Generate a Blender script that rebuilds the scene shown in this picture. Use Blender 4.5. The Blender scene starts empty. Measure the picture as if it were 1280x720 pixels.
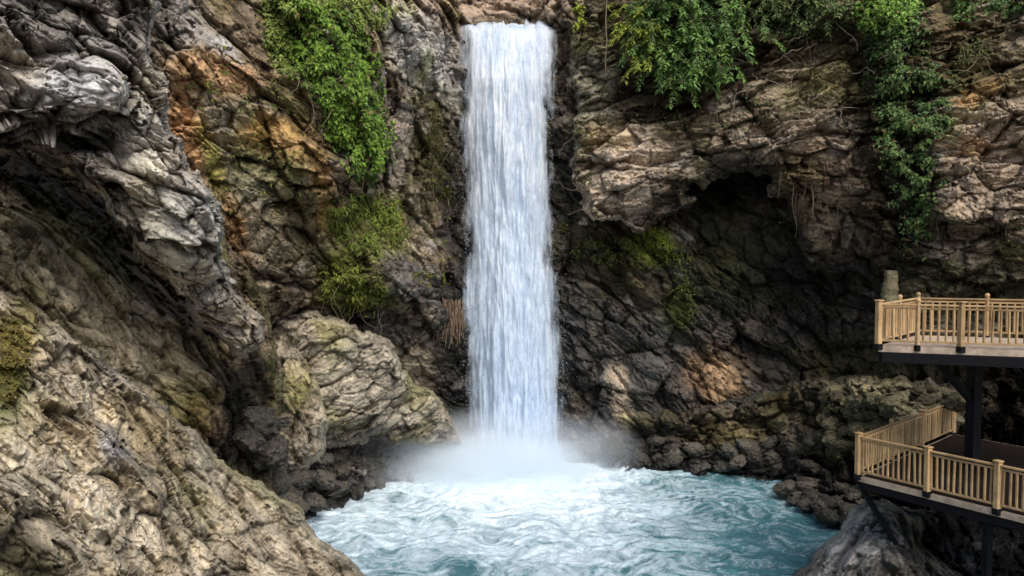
import bpy, math, random
import numpy as np
from mathutils import Vector, Matrix
from concurrent.futures import ThreadPoolExecutor

random.seed(7)
RNG = np.random.default_rng(7)
F32 = np.float32
sc = bpy.context.scene
COL = sc.collection
POOL = ThreadPoolExecutor(4)

# ------------------------------------------------------------------ camera
FPX = 1000.0
CAM = np.array([0.0, 0.0, 9.5])
PITCH = math.atan(0.05)
FW = np.array([0, math.cos(PITCH), -math.sin(PITCH)])
UP = np.array([0, math.sin(PITCH), math.cos(PITCH)])
cam_d = bpy.data.cameras.new('camera')
cam_d.sensor_width = 36.0
cam_d.lens = 36.0 * FPX / 1280.0
cam_d.clip_end = 600
cam = bpy.data.objects.new('camera', cam_d)
COL.objects.link(cam)
cam.location = CAM
cam.rotation_euler = (math.pi / 2 - PITCH, 0, 0)
sc.camera = cam


def at(px, py, d):
    """world point that lies d metres ahead (world Y) on the sight line of a photo pixel"""
    px = np.asarray(px, float); py = np.asarray(py, float); d = np.asarray(d, float)
    rx = (px - 640) / FPX
    v = (360 - py) / FPX
    ry = FW[1] + UP[1] * v
    rz = FW[2] + UP[2] * v
    k = d / ry
    return np.stack([CAM[0] + rx * k, CAM[1] + d + 0 * rx, CAM[2] + rz * k], -1)


# ------------------------------------------------------------------ numpy noise
def _par(fn, p, *extra):
    n = len(p)
    step = 60000
    ch = [(i, min(n, i + step)) for i in range(0, n, step)]
    res = list(POOL.map(lambda c: fn(p[c[0]:c[1]], *extra), ch))
    if isinstance(res[0], tuple):
        return tuple(np.concatenate([r[k] for r in res]) for k in range(len(res[0])))
    return np.concatenate(res)


def _hash(ix, iy, iz, seed):
    h = (ix * np.uint32(0x8da6b343)) ^ (iy * np.uint32(0xd8163841)) ^ (iz * np.uint32(0xcb1ab31f)) ^ np.uint32((seed * 0x9e3779b9) & 0xffffffff)
    h ^= h >> np.uint32(15); h *= np.uint32(0x2c1b3c6d)
    h ^= h >> np.uint32(12); h *= np.uint32(0x297a2d39)
    h ^= h >> np.uint32(15)
    return h


def _rehash(h, s):
    h = h ^ np.uint32((s * 0x85ebca6b) & 0xffffffff)
    h = h * np.uint32(0x2c1b3c6d); h ^= h >> np.uint32(13); h = h * np.uint32(0x297a2d39); h ^= h >> np.uint32(16)
    return h


def _r3(h):
    return (((h & np.uint32(1023)).astype(F32)) / 1023, (((h >> np.uint32(10)) & np.uint32(1023)).astype(F32)) / 1023,
            (((h >> np.uint32(20)) & np.uint32(1023)).astype(F32)) / 1023)


def _perlin(p, seed):
    p = p.astype(F32)
    i = np.floor(p).astype(np.int32)
    f = p - i
    u = f * f * f * (f * (f * 6 - 15) + 10)
    iu = i.astype(np.uint32)
    out = 0
    for dx in (0, 1):
        wx = u[:, 0] if dx else 1 - u[:, 0]
        for dy in (0, 1):
            wy = u[:, 1] if dy else 1 - u[:, 1]
            for dz in (0, 1):
                wz = u[:, 2] if dz else 1 - u[:, 2]
                a, b, c = _r3(_hash(iu[:, 0] + np.uint32(dx), iu[:, 1] + np.uint32(dy), iu[:, 2] + np.uint32(dz), seed))
                out = out + wx * wy * wz * ((a * 2 - 1) * (f[:, 0] - dx) + (b * 2 - 1) * (f[:, 1] - dy) + (c * 2 - 1) * (f[:, 2] - dz))
    return (out * 1.4).astype(F32)


def perlin(p, seed=0):
    return _par(_perlin, np.ascontiguousarray(p, F32), seed)


def fbm(p, octv=4, seed=0, gain=0.5, ridged=False):
    p = np.ascontiguousarray(p, F32)
    out = np.zeros(len(p), F32); a = 1.0; tot = 0
    for o in range(octv):
        n = perlin(p, seed + o * 17)
        if ridged:
            n = 1 - 2 * np.abs(n) * 1.3
        out += a * n; tot += a
        a *= gain; p = p * F32(2.03) + F32(3.7)
    return out / tot


def _vor(p, seed):
    i = np.floor(p).astype(np.int32)
    f = p - i
    iu = i.astype(np.uint32)
    n = len(p)
    b1 = np.full(n, 9, F32); b2 = np.full(n, 9, F32)
    bh = np.zeros(n, np.uint32); ox = np.zeros(n, F32); oy = np.zeros(n, F32); oz = np.zeros(n, F32)
    for dx in (-1, 0, 1):
        for dy in (-1, 0, 1):
            for dz in (-1, 0, 1):
                h = _hash(iu[:, 0] + np.uint32(dx & 0xffffffff), iu[:, 1] + np.uint32(dy & 0xffffffff), iu[:, 2] + np.uint32(dz & 0xffffffff), seed)
                a, b, c = _r3(h)
                vx = f[:, 0] - dx - a; vy = f[:, 1] - dy - b; vz = f[:, 2] - dz - c
                d = vx * vx + vy * vy + vz * vz
                m = d < b1
                b2 = np.where(m, b1, np.minimum(b2, d))
                b1 = np.where(m, d, b1)
                bh = np.where(m, h, bh)
                ox = np.where(m, vx, ox); oy = np.where(m, vy, oy); oz = np.where(m, vz, oz)
    return np.sqrt(b1), np.sqrt(b2), bh, np.stack([ox, oy, oz], -1)


def facets(p, seed, crack=0.5, cw=0.07):
    """broken-rock height: every Voronoi cell is a tilted plane, cracks between cells. returns height, cell random"""
    f1, f2, h, off = _par(_vor, np.ascontiguousarray(p, F32), seed)
    a, b, c = _r3(_rehash(h, 5))
    t = np.stack([a, b, c], -1) * 2 - 1
    a2, b2, c2 = _r3(_rehash(h, 11))
    hh = (a2 - 0.5) * 0.8 + (t * off).sum(-1) * 1.5
    edge = np.exp(-(f2 - f1) / cw)
    return (hh - crack * edge).astype(F32), b2, edge


def smooth(a, b, x):
    t = np.clip((x - a) / (b - a), 0, 1)
    return t * t * (3 - 2 * t)


def rbf(ctrl):
    c = np.array(ctrl, float)
    X = c[:, :2] / 100
    def ker(A, B):
        return np.sqrt(((A[:, None, :] - B[None]) ** 2).sum(-1) + 0.05)
    n = len(X)
    M = np.zeros((n + 3, n + 3))
    M[:n, :n] = ker(X, X)
    M[:n, n] = 1; M[:n, n + 1:] = X
    M[n, :n] = 1; M[n + 1:, :n] = X.T
    w = np.linalg.solve(M, np.concatenate([c[:, 2], np.zeros(3)]))
    def ev(px, py):
        Q = np.stack([px.ravel(), py.ravel()], -1) / 100
        def part(q):
            return ker(q, X) @ w[:n] + w[n] + q @ w[n + 1:]
        return _par(part, Q).reshape(px.shape)
    return ev


def poly_sd(px, py, poly):
    """signed distance, positive inside"""
    P = np.array(poly, float)
    shape = px.shape
    q = np.stack([px.ravel(), py.ravel()], -1)
    def part(q):
        d2 = np.full(len(q), 1e12); ins = np.zeros(len(q), bool)
        for k in range(len(P)):
            a = P[k]; b = P[(k + 1) % len(P)]
            e = b - a; w = q - a
            t = np.clip((w @ e) / (e @ e), 0, 1)
            d2 = np.minimum(d2, ((w - t[:, None] * e) ** 2).sum(-1))
            c = ((a[1] > q[:, 1]) != (b[1] > q[:, 1]))
            with np.errstate(divide='ignore', invalid='ignore'):
                xi = (b[0] - a[0]) * (q[:, 1] - a[1]) / (b[1] - a[1] + 1e-12) + a[0]
            ins ^= c & (q[:, 0] < xi)
        return np.sqrt(d2) * np.where(ins, 1, -1)
    return _par(part, q).reshape(shape)


# ------------------------------------------------------------------ scene helpers
def tag(o, label=None, cat=None, group=None, kind=None):
    if label: o['label'] = label
    if cat: o['category'] = cat
    if group: o['group'] = group
    if kind: o['kind'] = kind
    return o


def empty(name, loc, parent=None):
    o = bpy.data.objects.new(name, None)
    o.empty_display_size = 0.2
    o.location = loc
    COL.objects.link(o)
    return o


def mesh_np(name, V, faces, mat, parent=None, attrs=None, smooth_sh=True, loc=None):
    """faces: (n,3) or (n,4) int array"""
    me = bpy.data.meshes.new(name)
    V = np.asarray(V, F32); faces = np.asarray(faces, np.int32)
    if loc is not None:
        V = V - np.asarray(loc, F32)
    k = faces.shape[1]
    me.vertices.add(len(V)); me.vertices.foreach_set('co', V.ravel())
    me.loops.add(faces.size); me.loops.foreach_set('vertex_index', faces.ravel())
    me.polygons.add(len(faces))
    me.polygons.foreach_set('loop_start', np.arange(0, faces.size, k, dtype=np.int32))
    me.polygons.foreach_set('use_smooth', np.full(len(faces), smooth_sh))
    for an, arr in (attrs or {}).items():
        arr = np.asarray(arr, F32)
        if arr.ndim == 2:
            a = me.attributes.new(an, 'FLOAT_COLOR', 'POINT')
            a.data.foreach_set('color', np.concatenate([arr, np.ones((len(arr), 1), F32)], 1).ravel())
        else:
            a = me.attributes.new(an, 'FLOAT', 'POINT')
            a.data.foreach_set('value', arr)
    me.update(calc_edges=True)
    me.materials.append(mat)
    o = bpy.data.objects.new(name, me)
    COL.objects.link(o)
    if parent is not None:
        o.parent = parent
    elif loc is not None:
        o.location = loc
    return o


# ------------------------------------------------------------------ materials
def new_mat(name):
    m = bpy.data.materials.new(name); m.use_nodes = True
    nt = m.node_tree; nt.nodes.clear()
    return m, nt


def N(nt, t, **kw):
    n = nt.nodes.new(t)
    for k, v in kw.items():
        if k.startswith('_'):
            setattr(n, k[1:], v)
        else:
            n.inputs[k.replace('__', ' ')].default_value = v
    return n


def ramp(nt, fac, stops):
    r = nt.nodes.new('ShaderNodeValToRGB')
    el = r.color_ramp.elements
    while len(el) < len(stops): el.new(0.5)
    for e, (p, c) in zip(el, stops):
        e.position = p; e.color = (c, c, c, 1) if not hasattr(c, '__len__') else (*c, 1)
    nt.links.new(fac, r.inputs[0])
    return r.outputs[0]


def mathn(nt, op, a, b):
    n = nt.nodes.new('ShaderNodeMath'); n.operation = op
    for i, v in enumerate((a, b)):
        if hasattr(v, 'links'): nt.links.new(v, n.inputs[i])
        else: n.inputs[i].default_value = v
    return n.outputs[0]


def mixc(nt, fac, a, b, mode='MIX'):
    n = nt.nodes.new('ShaderNodeMix'); n.data_type = 'RGBA'; n.blend_type = mode
    for s, v in ((n.inputs[0], fac), (n.inputs[6], a), (n.inputs[7], b)):
        if hasattr(v, 'links'): nt.links.new(v, s)
        else: s.default_value = v if not hasattr(v, '__len__') else (*v, 1)
    return n.outputs[2]


def rock_mat(name, fine=1.0, bump=1.0, stretch=(1, 1, 1), rot=(0, 0, 0), tint=None, objrand=False):
    m, nt = new_mat(name)
    L = nt.links
    out = N(nt, 'ShaderNodeOutputMaterial'); b = N(nt, 'ShaderNodeBsdfPrincipled')
    L.new(b.outputs[0], out.inputs[0])
    tc = N(nt, 'ShaderNodeTexCoord')
    mp = N(nt, 'ShaderNodeMapping'); mp.inputs['Scale'].default_value = stretch; mp.inputs['Rotation'].default_value = rot
    L.new(tc.outputs['Object'], mp.inputs[0])
    n1 = N(nt, 'ShaderNodeTexNoise', Scale=5.0 * fine, Detail=9.0, Roughness=0.68, Distortion=0.6)
    n2 = N(nt, 'ShaderNodeTexNoise', Scale=17.0 * fine, Detail=6.0, Roughness=0.7, Distortion=1.2)
    v1 = N(nt, 'ShaderNodeTexVoronoi', Scale=9.0 * fine); v1.feature = 'F1'
    wv = N(nt, 'ShaderNodeTexNoise', Scale=3.0 * fine, Detail=3.0)
    L.new(mp.outputs[0], wv.inputs['Vector'])
    va = N(nt, 'ShaderNodeVectorMath'); va.operation = 'MULTIPLY_ADD'
    L.new(wv.outputs['Color'], va.inputs[0]); va.inputs[1].default_value = (0.25 / fine,) * 3
    L.new(mp.outputs[0], va.inputs[2])
    for n in (n1, n2, v1): L.new(va.outputs[0], n.inputs['Vector'])
    if tint is None:
        at_ = N(nt, 'ShaderNodeAttribute'); at_.attribute_name = 'Col'
        base = at_.outputs['Color']
    else:
        base = mixc(nt, ramp(nt, n1.outputs[0], [(0.35, 0.0), (0.65, 1.0)]), tint[0], tint[1])
    c = mixc(nt, 1.0, base, ramp(nt, n1.outputs[0], [(0.3, 0.55), (0.5, 1.0), (0.72, 1.3)]), 'MULTIPLY')
    c = mixc(nt, 0.3, c, ramp(nt, n2.outputs[0], [(0.32, 0.4), (0.5, 1.0), (0.68, 1.5)]), 'MULTIPLY')
    if objrand:
        oi = N(nt, 'ShaderNodeObjectInfo')
        c = mixc(nt, 1.0, c, ramp(nt, oi.outputs['Random'], [(0, 0.55), (1, 1.5)]), 'MULTIPLY')
    ge = N(nt, 'ShaderNodeNewGeometry'); sx = N(nt, 'ShaderNodeSeparateXYZ'); L.new(ge.outputs['Position'], sx.inputs[0])
    zz = mathn(nt, 'ADD', sx.outputs[2], mathn(nt, 'MULTIPLY', mathn(nt, 'SUBTRACT', n1.outputs[0], 0.5), 1.4))
    wz = ramp(nt, mathn(nt, 'MULTIPLY', zz, 0.5), [(0.12, 1.0), (0.55, 0.0)])
    c = mixc(nt, mathn(nt, 'MULTIPLY', wz, 0.62), c, (0.012, 0.012, 0.011))
    L.new(c, b.inputs['Base Color'])
    wa = N(nt, 'ShaderNodeAttribute'); wa.attribute_name = 'Wet'
    r = mathn(nt, 'MULTIPLY_ADD', mathn(nt, 'MAXIMUM', wa.outputs['Fac'], wz), -0.5); r.node.inputs[2].default_value = 0.85
    L.new(r, b.inputs['Roughness'])
    spv = mathn(nt, 'MULTIPLY_ADD', mathn(nt, 'MAXIMUM', wa.outputs['Fac'], wz), 0.35); spv.node.inputs[2].default_value = 0.10
    bw = N(nt, 'ShaderNodeRGBToBW'); L.new(c, bw.inputs[0])
    spv = mathn(nt, 'MULTIPLY', spv, mathn(nt, 'MINIMUM', mathn(nt, 'MULTIPLY', bw.outputs[0], 22.0), 1.0))
    L.new(spv, b.inputs['Specular IOR Level'])
    h = mathn(nt, 'MULTIPLY', n1.outputs[0], 1.0)
    h2 = mathn(nt, 'MULTIPLY', n2.outputs[0], 0.18)
    h3 = mathn(nt, 'MULTIPLY', v1.outputs['Distance'], -0.5)
    hh = mathn(nt, 'ADD', mathn(nt, 'ADD', h, h2), h3)
    bp = N(nt, 'ShaderNodeBump', Strength=0.6, Distance=0.08 * bump / fine)
    L.new(hh, bp.inputs['Height']); L.new(bp.outputs[0], b.inputs['Normal'])
    return m


def leaf_mat(name, rough=0.5, trans=0.25):
    m, nt = new_mat(name)
    L = nt.links
    out = N(nt, 'ShaderNodeOutputMaterial'); b = N(nt, 'ShaderNodeBsdfPrincipled', Roughness=rough)
    a = N(nt, 'ShaderNodeAttribute'); a.attribute_name = 'Col'
    tc = N(nt, 'ShaderNodeTexCoord')
    n = N(nt, 'ShaderNodeTexNoise', Scale=14.0, Detail=3.0)
    L.new(tc.outputs['Object'], n.inputs['Vector'])
    c = mixc(nt, 1.0, a.outputs['Color'], ramp(nt, n.outputs[0], [(0.3, 0.7), (0.7, 1.3)]), 'MULTIPLY')
    L.new(c, b.inputs['Base Color'])
    b.inputs['Specular IOR Level'].default_value = 0.3
    t = N(nt, 'ShaderNodeBsdfTranslucent'); L.new(c, t.inputs[0])
    mx = N(nt, 'ShaderNodeMixShader'); mx.inputs[0].default_value = trans
    L.new(b.outputs[0], mx.inputs[1]); L.new(t.outputs[0], mx.inputs[2]); L.new(mx.outputs[0], out.inputs[0])
    return m


def simple_mat(name, c1, c2, scale=8.0, rough=0.6, stretch=(1, 1, 1), bump=0.01, metal=0.0):
    m, nt = new_mat(name)
    L = nt.links
    out = N(nt, 'ShaderNodeOutputMaterial'); b = N(nt, 'ShaderNodeBsdfPrincipled', Roughness=rough, Metallic=metal)
    b.inputs['Specular IOR Level'].default_value = 0.15
    L.new(b.outputs[0], out.inputs[0])
    tc = N(nt, 'ShaderNodeTexCoord'); mp = N(nt, 'ShaderNodeMapping'); mp.inputs['Scale'].default_value = stretch
    L.new(tc.outputs['Object'], mp.inputs[0])
    n = N(nt, 'ShaderNodeTexNoise', Scale=scale, Detail=6.0, Roughness=0.65, Distortion=0.5)
    L.new(mp.outputs[0], n.inputs['Vector'])
    oi = N(nt, 'ShaderNodeObjectInfo')
    c = mixc(nt, ramp(nt, n.outputs[0], [(0.32, 0), (0.68, 1)]), c1, c2)
    c = mixc(nt, 1.0, c, ramp(nt, oi.outputs['Random'], [(0, 0.66), (1, 1.2)]), 'MULTIPLY')
    st = N(nt, 'ShaderNodeTexNoise', Scale=2.3, Detail=5.0, Roughness=0.7); gp = N(nt, 'ShaderNodeNewGeometry'); L.new(gp.outputs['Position'], st.inputs['Vector'])
    c = mixc(nt, 1.0, c, ramp(nt, st.outputs[0], [(0.34, 0.7), (0.56, 1.08)]), 'MULTIPLY')
    L.new(c, b.inputs['Base Color'])
    bp = N(nt, 'ShaderNodeBump', Strength=0.5, Distance=bump)
    L.new(n.outputs[0], bp.inputs['Height']); L.new(bp.outputs[0], b.inputs['Normal'])
    return m


M_ROCK_L = rock_mat('weathered_rock', fine=1.6, bump=1.0, stretch=(1, 1, 1.6), rot=(0, 0.6, 0))
M_ROCK = rock_mat('cliff_rock', fine=1.0, bump=1.0, stretch=(1, 1, 1.4), rot=(0, 0.3, 0))
M_BOULDER = rock_mat('boulder_rock', fine=1.2, bump=0.8, tint=((0.035, 0.032, 0.027), (0.11, 0.095, 0.07)), objrand=True)
M_BOULDER_MOSS = rock_mat('mossy_boulder_rock', fine=1.2, bump=0.8, tint=((0.045, 0.042, 0.018), (0.14, 0.12, 0.075)), objrand=True)
M_LEAF = leaf_mat('leaf', 0.55, 0.15)
M_ROOT = simple_mat('root_bark', (0.14, 0.105, 0.07), (0.34, 0.27, 0.19), 12, 0.8, (1, 1, 0.3))
M_WOOD = simple_mat('pale_timber', (0.36, 0.225, 0.10), (0.55, 0.375, 0.20), 9, 0.6, (1, 1, 0.12), 0.006)
M_DECK = simple_mat('deck_boards', (0.46, 0.35, 0.25), (0.68, 0.54, 0.41), 6, 0.7, (1, 1, 1), 0.004)
M_BOARD = simple_mat('shaded_red_brown_boards', (0.007, 0.0045, 0.003), (0.020, 0.011, 0.007), 6, 0.6, (1, 0.2, 1), 0.004)  # brown darkened to carry the shadow over the lower deck floor
M_STEEL = simple_mat('black_painted_steel', (0.003, 0.003, 0.004), (0.009, 0.009, 0.011), 10, 0.65, (1, 1, 1), 0.003)

# ------------------------------------------------------------------ rock layers
# linear base colours
PALE = np.array([0.44, 0.375, 0.275]); TAN = np.array([0.255, 0.207, 0.145]); GREY = np.array([0.29, 0.275, 0.255])
BROWN = np.array([0.16, 0.118, 0.075]); DARK = np.array([0.045, 0.041, 0.036]); WETG = np.array([0.075, 0.072, 0.068])
ORANGE = np.array([0.40, 0.235, 0.115]); MOSS = np.array([0.115, 0.135, 0.022]); OLIVE = np.array([0.15, 0.13, 0.06])
SOIL = np.array([0.065, 0.05, 0.028]); PINK = np.array([0.37, 0.295, 0.22])


def grid_axis(a, b, fa, fb, step, coarse):
    fa = max(a, fa); fb = min(b, fb)
    r = [np.arange(fa, fb, step)]
    if fa - a > coarse: r.insert(0, np.arange(a, fa, coarse))
    if b - fb > coarse: r.append(np.arange(fb, b + coarse, coarse))
    return np.concatenate(r)


def blend(col, mask, c):
    return col * (1 - mask[..., None]) + c * mask[..., None]


class Layer:
    pass


def rock_layer(name, poly, ctrl, blobs, base, mat, R=25, back=2.5, step=1.25, sdir=(0.8, 0.0, -0.6), aniso=2.2,
               scale=1.0, amps=(0.55, 0.26, 0.10, 0.03), jag=10, bounds=None, seed=1, wet=0.0, crack=0.45, ledge=0.0, tweak=None, hole=None,
               colvar=0.5, flake=1.15, gain=1.7, moss=0.6):
    P = np.array(poly, float)
    x0, y0 = P.min(0) - 4; x1, y1 = P.max(0) + 4
    xs = grid_axis(x0, x1, -30, 1310, step, 8); ys = grid_axis(y0, y1, -25, 740, step, 8)
    px, py = np.meshgrid(xs, ys)
    sd = poly_sd(px, py, poly)
    q = np.stack([px.ravel() / 26, py.ravel() / 26, np.full(px.size, seed * 3.1)], -1)
    sd = sd + jag * fbm(q, 3, seed + 50).reshape(px.shape) * 1.6
    keep = sd > -1.5
    if hole is not None:
        keep &= poly_sd(px, py, hole) < 0
    d = rbf(ctrl)(px, py)
    B0 = at(px, py, d)
    t = np.clip(sd / R, 0, 1)
    d = d + back * (1 - np.sqrt(np.clip(1 - (1 - t) ** 2, 0, 1)))
    if tweak is not None:
        d = d + tweak(px, py)
    B = at(px, py, d)
    gx = np.gradient(B0, axis=1); gy = np.gradient(B0, axis=0)
    n = np.cross(gx, gy)
    n /= np.linalg.norm(n, axis=-1, keepdims=True) + 1e-9
    view = B - CAM
    n *= np.where((n * view).sum(-1, keepdims=True) > 0, -1, 1)
    vd = view / np.linalg.norm(view, axis=-1, keepdims=True)
    n = n * 0.3 - vd * 0.9
    n /= np.linalg.norm(n, axis=-1, keepdims=True)
    # compute only kept
    idx = np.full(px.shape, -1, np.int64)
    kk = keep.ravel()
    idx.ravel()[kk] = np.arange(kk.sum())
    p = B.reshape(-1, 3)[kk]; nn = n.reshape(-1, 3)[kk]
    ppx = px.ravel()[kk]; ppy = py.ravel()[kk]; sdk = sd.ravel()[kk]
    # strata frame
    a = np.array(sdir, float); a /= np.linalg.norm(a)
    b = np.cross(a, [0.05, 1, 0.1]); b /= np.linalg.norm(b); c = np.cross(a, b)
    Rm = np.stack([a / aniso, b, c / 1.3], 1)
    warp = np.stack([fbm(p * 0.45 / scale + k * 9.1, 3, seed + 70 + k) for k in range(3)], -1)
    pw = p + warp * 0.36 * scale
    s = pw @ Rm / scale
    A = amps
    h = fbm(p * 0.22 / scale, 3, seed + 1) * A[0] * 1.6
    f1, r1, e1 = facets(s * 0.55, seed + 2, crack)
    f2, r2, e2 = facets(s * 1.5 + 7.3, seed + 3, crack)
    s3 = s + np.stack([fbm(s * 1.6 + k * 5.3, 2, seed + 80 + k) for k in range(3)], -1) * 0.22
    f3, r3, e3 = facets(s3 * 4.0 + 1.7, seed + 4, crack * 0.8, 0.1)
    s4 = s3 + np.stack([perlin(s3 * 5 + k * 5.3, seed + 90 + k) for k in range(3)], -1) * 0.12
    f4, r4, e4 = facets(s4 * 9.0 + 4.1, seed + 6, crack * 0.8, 0.12)
    mod = smooth(-0.35, 0.35, fbm(p * 0.5 / scale, 3, seed + 9))          # rougher and smoother patches
    rd = fbm(s * 1.1, 4, seed + 12, 0.55, True)
    # curved overlapping flakes: sawtooth ledges along warped contour lines
    t1 = (s @ np.array([0.0, 0.9, 0.5], F32)) * 1.3 + fbm(s * 0.8 + 2.2, 4, seed + 40, 0.55) * 2.2
    t2 = (s3 @ np.array([0.15, 1.0, -0.5], F32)) * 2.4 + fbm(s3 * 1.5 + 5.2, 3, seed + 44, 0.5) * 2.5
    t3 = (s3 @ np.array([0.3, 0.8, 0.9], F32)) * 4.8 + fbm(s3 * 3.4 + 1.2, 3, seed + 47, 0.5) * 2.6
    w1 = t1 - np.floor(t1); w2 = t2 - np.floor(t2); w3 = t3 - np.floor(t3)
    m2 = smooth(-0.25, 0.3, fbm(p * 0.9 / scale + 8, 3, seed + 60)); m3 = smooth(-0.3, 0.25, fbm(p * 1.6 / scale + 3, 3, seed + 63))
    ed = 0.3 + 0.7 * smooth(0, R * 1.3, sdk)
    h = h + f1 * A[0] * ed + (f2 * A[1] * (0.65 + 0.7 * mod) + rd * A[1] * 0.6) * ed
    fl = flake
    h = h + (w1 - 0.5) * A[1] * 0.6 * fl * ed
    hs = f3 * A[2] * (0.2 + 0.5 * mod) + f4 * A[3] * (0.3 + 0.8 * mod)
    hs = hs + (w2 - 0.5) * A[2] * 1.25 * fl * (0.25 + m2) + (w3 - 0.5) * A[3] * 1.9 * fl * (0.2 + m3)
    lip = smooth(0.16, 0.0, w2) * (0.25 + 0.75 * m2) * 0.8 + smooth(0.2, 0.0, w3) * m3 * 0.6 + smooth(0.08, 0.0, w1) * 0.6
    if ledge:
        sb = (pw @ b) / scale * 0.9 + fbm(p * 0.3, 2, seed + 20) * 0.8
        fr = sb - np.floor(sb)
        h = h + ledge * (fr ** 1.5 - 0.4)
    h *= scale; hs *= scale
    p2 = p + nn * h[:, None] - vd.reshape(-1, 3)[kk] * hs[:, None]
    # colours
    nz = fbm(p * 0.6 / scale, 4, seed + 30); nz2 = fbm(s * 0.9 + 4, 4, seed + 33, 0.6)
    col = np.broadcast_to(base[0], (len(p), 3)).copy()
    col = blend(col, smooth(-0.2, 0.25, nz), base[1])
    col = blend(col, smooth(0.1, 0.45, nz2) * 0.8, base[2])
    wetv = np.full(len(p), wet, F32)
    for bl in blobs:
        bx, by, rx, ry, ang, c, st = bl[:7]
        w = bl[7] if len(bl) > 7 else 0
        ca, sa = math.cos(math.radians(ang)), math.sin(math.radians(ang))
        dx = ppx - bx; dy = ppy - by
        u = (dx * ca + dy * sa) / rx; v = (-dx * sa + dy * ca) / ry
        m = smooth(1.35, 0.45, np.sqrt(u * u + v * v) + nz * 0.7 + nz2 * 0.45) * st
        col = blend(col, m, np.array(c))
        if w: wetv = np.maximum(wetv, m * w)
    var = 1 + colvar * ((r2 - 0.5) * 0.7 + (r3 - 0.5) * 0.75 + (r4 - 0.5) * 0.5 + (r1 - 0.5) * 0.5)
    col = col * np.clip(var, 0.3, 1.9)[:, None]
    # dirt plus painted crevice shade, in cracks and under flake ledges
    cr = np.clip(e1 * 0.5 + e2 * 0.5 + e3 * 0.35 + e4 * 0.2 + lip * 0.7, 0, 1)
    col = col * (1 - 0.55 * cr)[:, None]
    mt = smooth(0.0, 0.35, fbm(p * 0.35 + 50, 4, seed + 66)) * moss
    col = col * (1 - mt[:, None] * (1 - np.array([0.80, 0.88, 0.42])))
    lum = col.mean(1)
    col = col * (1 + (gain - 1) * smooth(0.05, 0.16, lum))[:, None]
    # faces
    i00 = idx[:-1, :-1]; i10 = idx[:-1, 1:]; i01 = idx[1:, :-1]; i11 = idx[1:, 1:]
    ok = (i00 >= 0) & (i10 >= 0) & (i01 >= 0) & (i11 >= 0)
    faces = np.stack([i00[ok], i01[ok], i11[ok], i10[ok]], -1)
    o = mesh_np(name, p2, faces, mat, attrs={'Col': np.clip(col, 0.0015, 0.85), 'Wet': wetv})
    lay = Layer()
    lay.obj = o; lay.xs = xs; lay.ys = ys; lay.idx = idx; lay.p = p2; lay.n = nn; lay.px = ppx; lay.py = ppy
    def look(x, y):
        j = np.clip(np.searchsorted(xs, x), 0, len(xs) - 1); i = np.clip(np.searchsorted(ys, y), 0, len(ys) - 1)
        return idx[i, j]
    lay.look = look
    return lay


TB = (TAN, BROWN, GREY)

# --- back cliff: left gorge wall, slot behind the waterfall, cave wall on the right
back_poly = [(40, -260), (720, -260), (760, -20), (780, 120), (1440, 150), (1440, 660), (320, 660), (150, 400), (40, 0)]
back_ctrl = [(150, -250, 24), (150, 100, 22.5), (150, 400, 23.5), (150, 650, 23.5), (230, -250, 26), (230, 0, 24.5), (230, 150, 24), (250, 300, 25),
 (300, 450, 28), (300, 620, 28.5), (320, 0, 26.5), (320, 150, 25.8), (330, 250, 26.8), (350, 330, 27.2), (370, 420, 30.5), (400, 0, 28), (420, 100, 27),
 (445, 200, 28), (410, 275, 29), (440, 330, 29.2), (470, 375, 30.5), (430, 430, 32.5), (430, 600, 33.5), (510, 0, 32), (510, 100, 32.5), (510, 200, 32.7),
 (520, 300, 33.2), (520, 345, 31.8), (545, 420, 34.3), (540, 560, 35.8), (560, 18, 35.2), (575, 100, 36), (580, 300, 36.3), (585, 560, 36.8),
 (580, 26, 36.6), (605, 27, 37.3), (640, 28, 37.6), (685, 26, 37.0), (600, 5, 38.6), (660, 5, 38.6), (600, -12, 39.6), (660, -12, 39.6), (640, 100, 37.9), (640, 300, 37.4), (640, 580, 37.4), (540, -40, 37), (640, -60, 41), (700, -40, 39),
 (700, 20, 35.8), (705, 150, 35.6), (700, 300, 36), (705, 450, 36), (712, 560, 35.8), (760, 300, 35.6), (850, 245, 37.5), (910, 225, 38), (960, 240, 37.8), (850, 320, 36.2), (950, 320, 36.0), (1050, 370, 34.2), (1100, 420, 33),
 (780, 400, 35.4), (850, 420, 35.6), (950, 420, 35.4), (1050, 430, 33.6), (780, 500, 35.2), (890, 470, 34.6), (950, 500, 34.8), (1050, 500, 32.5), (1150, 470, 31), (1280, 470, 33),
 (1430, 480, 33), (720, 575, 35.5), (860, 580, 34.8), (980, 590, 34.2), (1100, 590, 31), (1280, 600, 31), (1430, 600, 31), (760, 100, 38), (900, 150, 40), (1100, 150, 38), (1280, 150, 36),
 (1430, 150, 36), (700, -250, 42), (500, -250, 36), (350, -250, 29), (640, 660, 37.5), (430, 660, 33), (860, 660, 34.6), (1280, 660, 30)]
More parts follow.
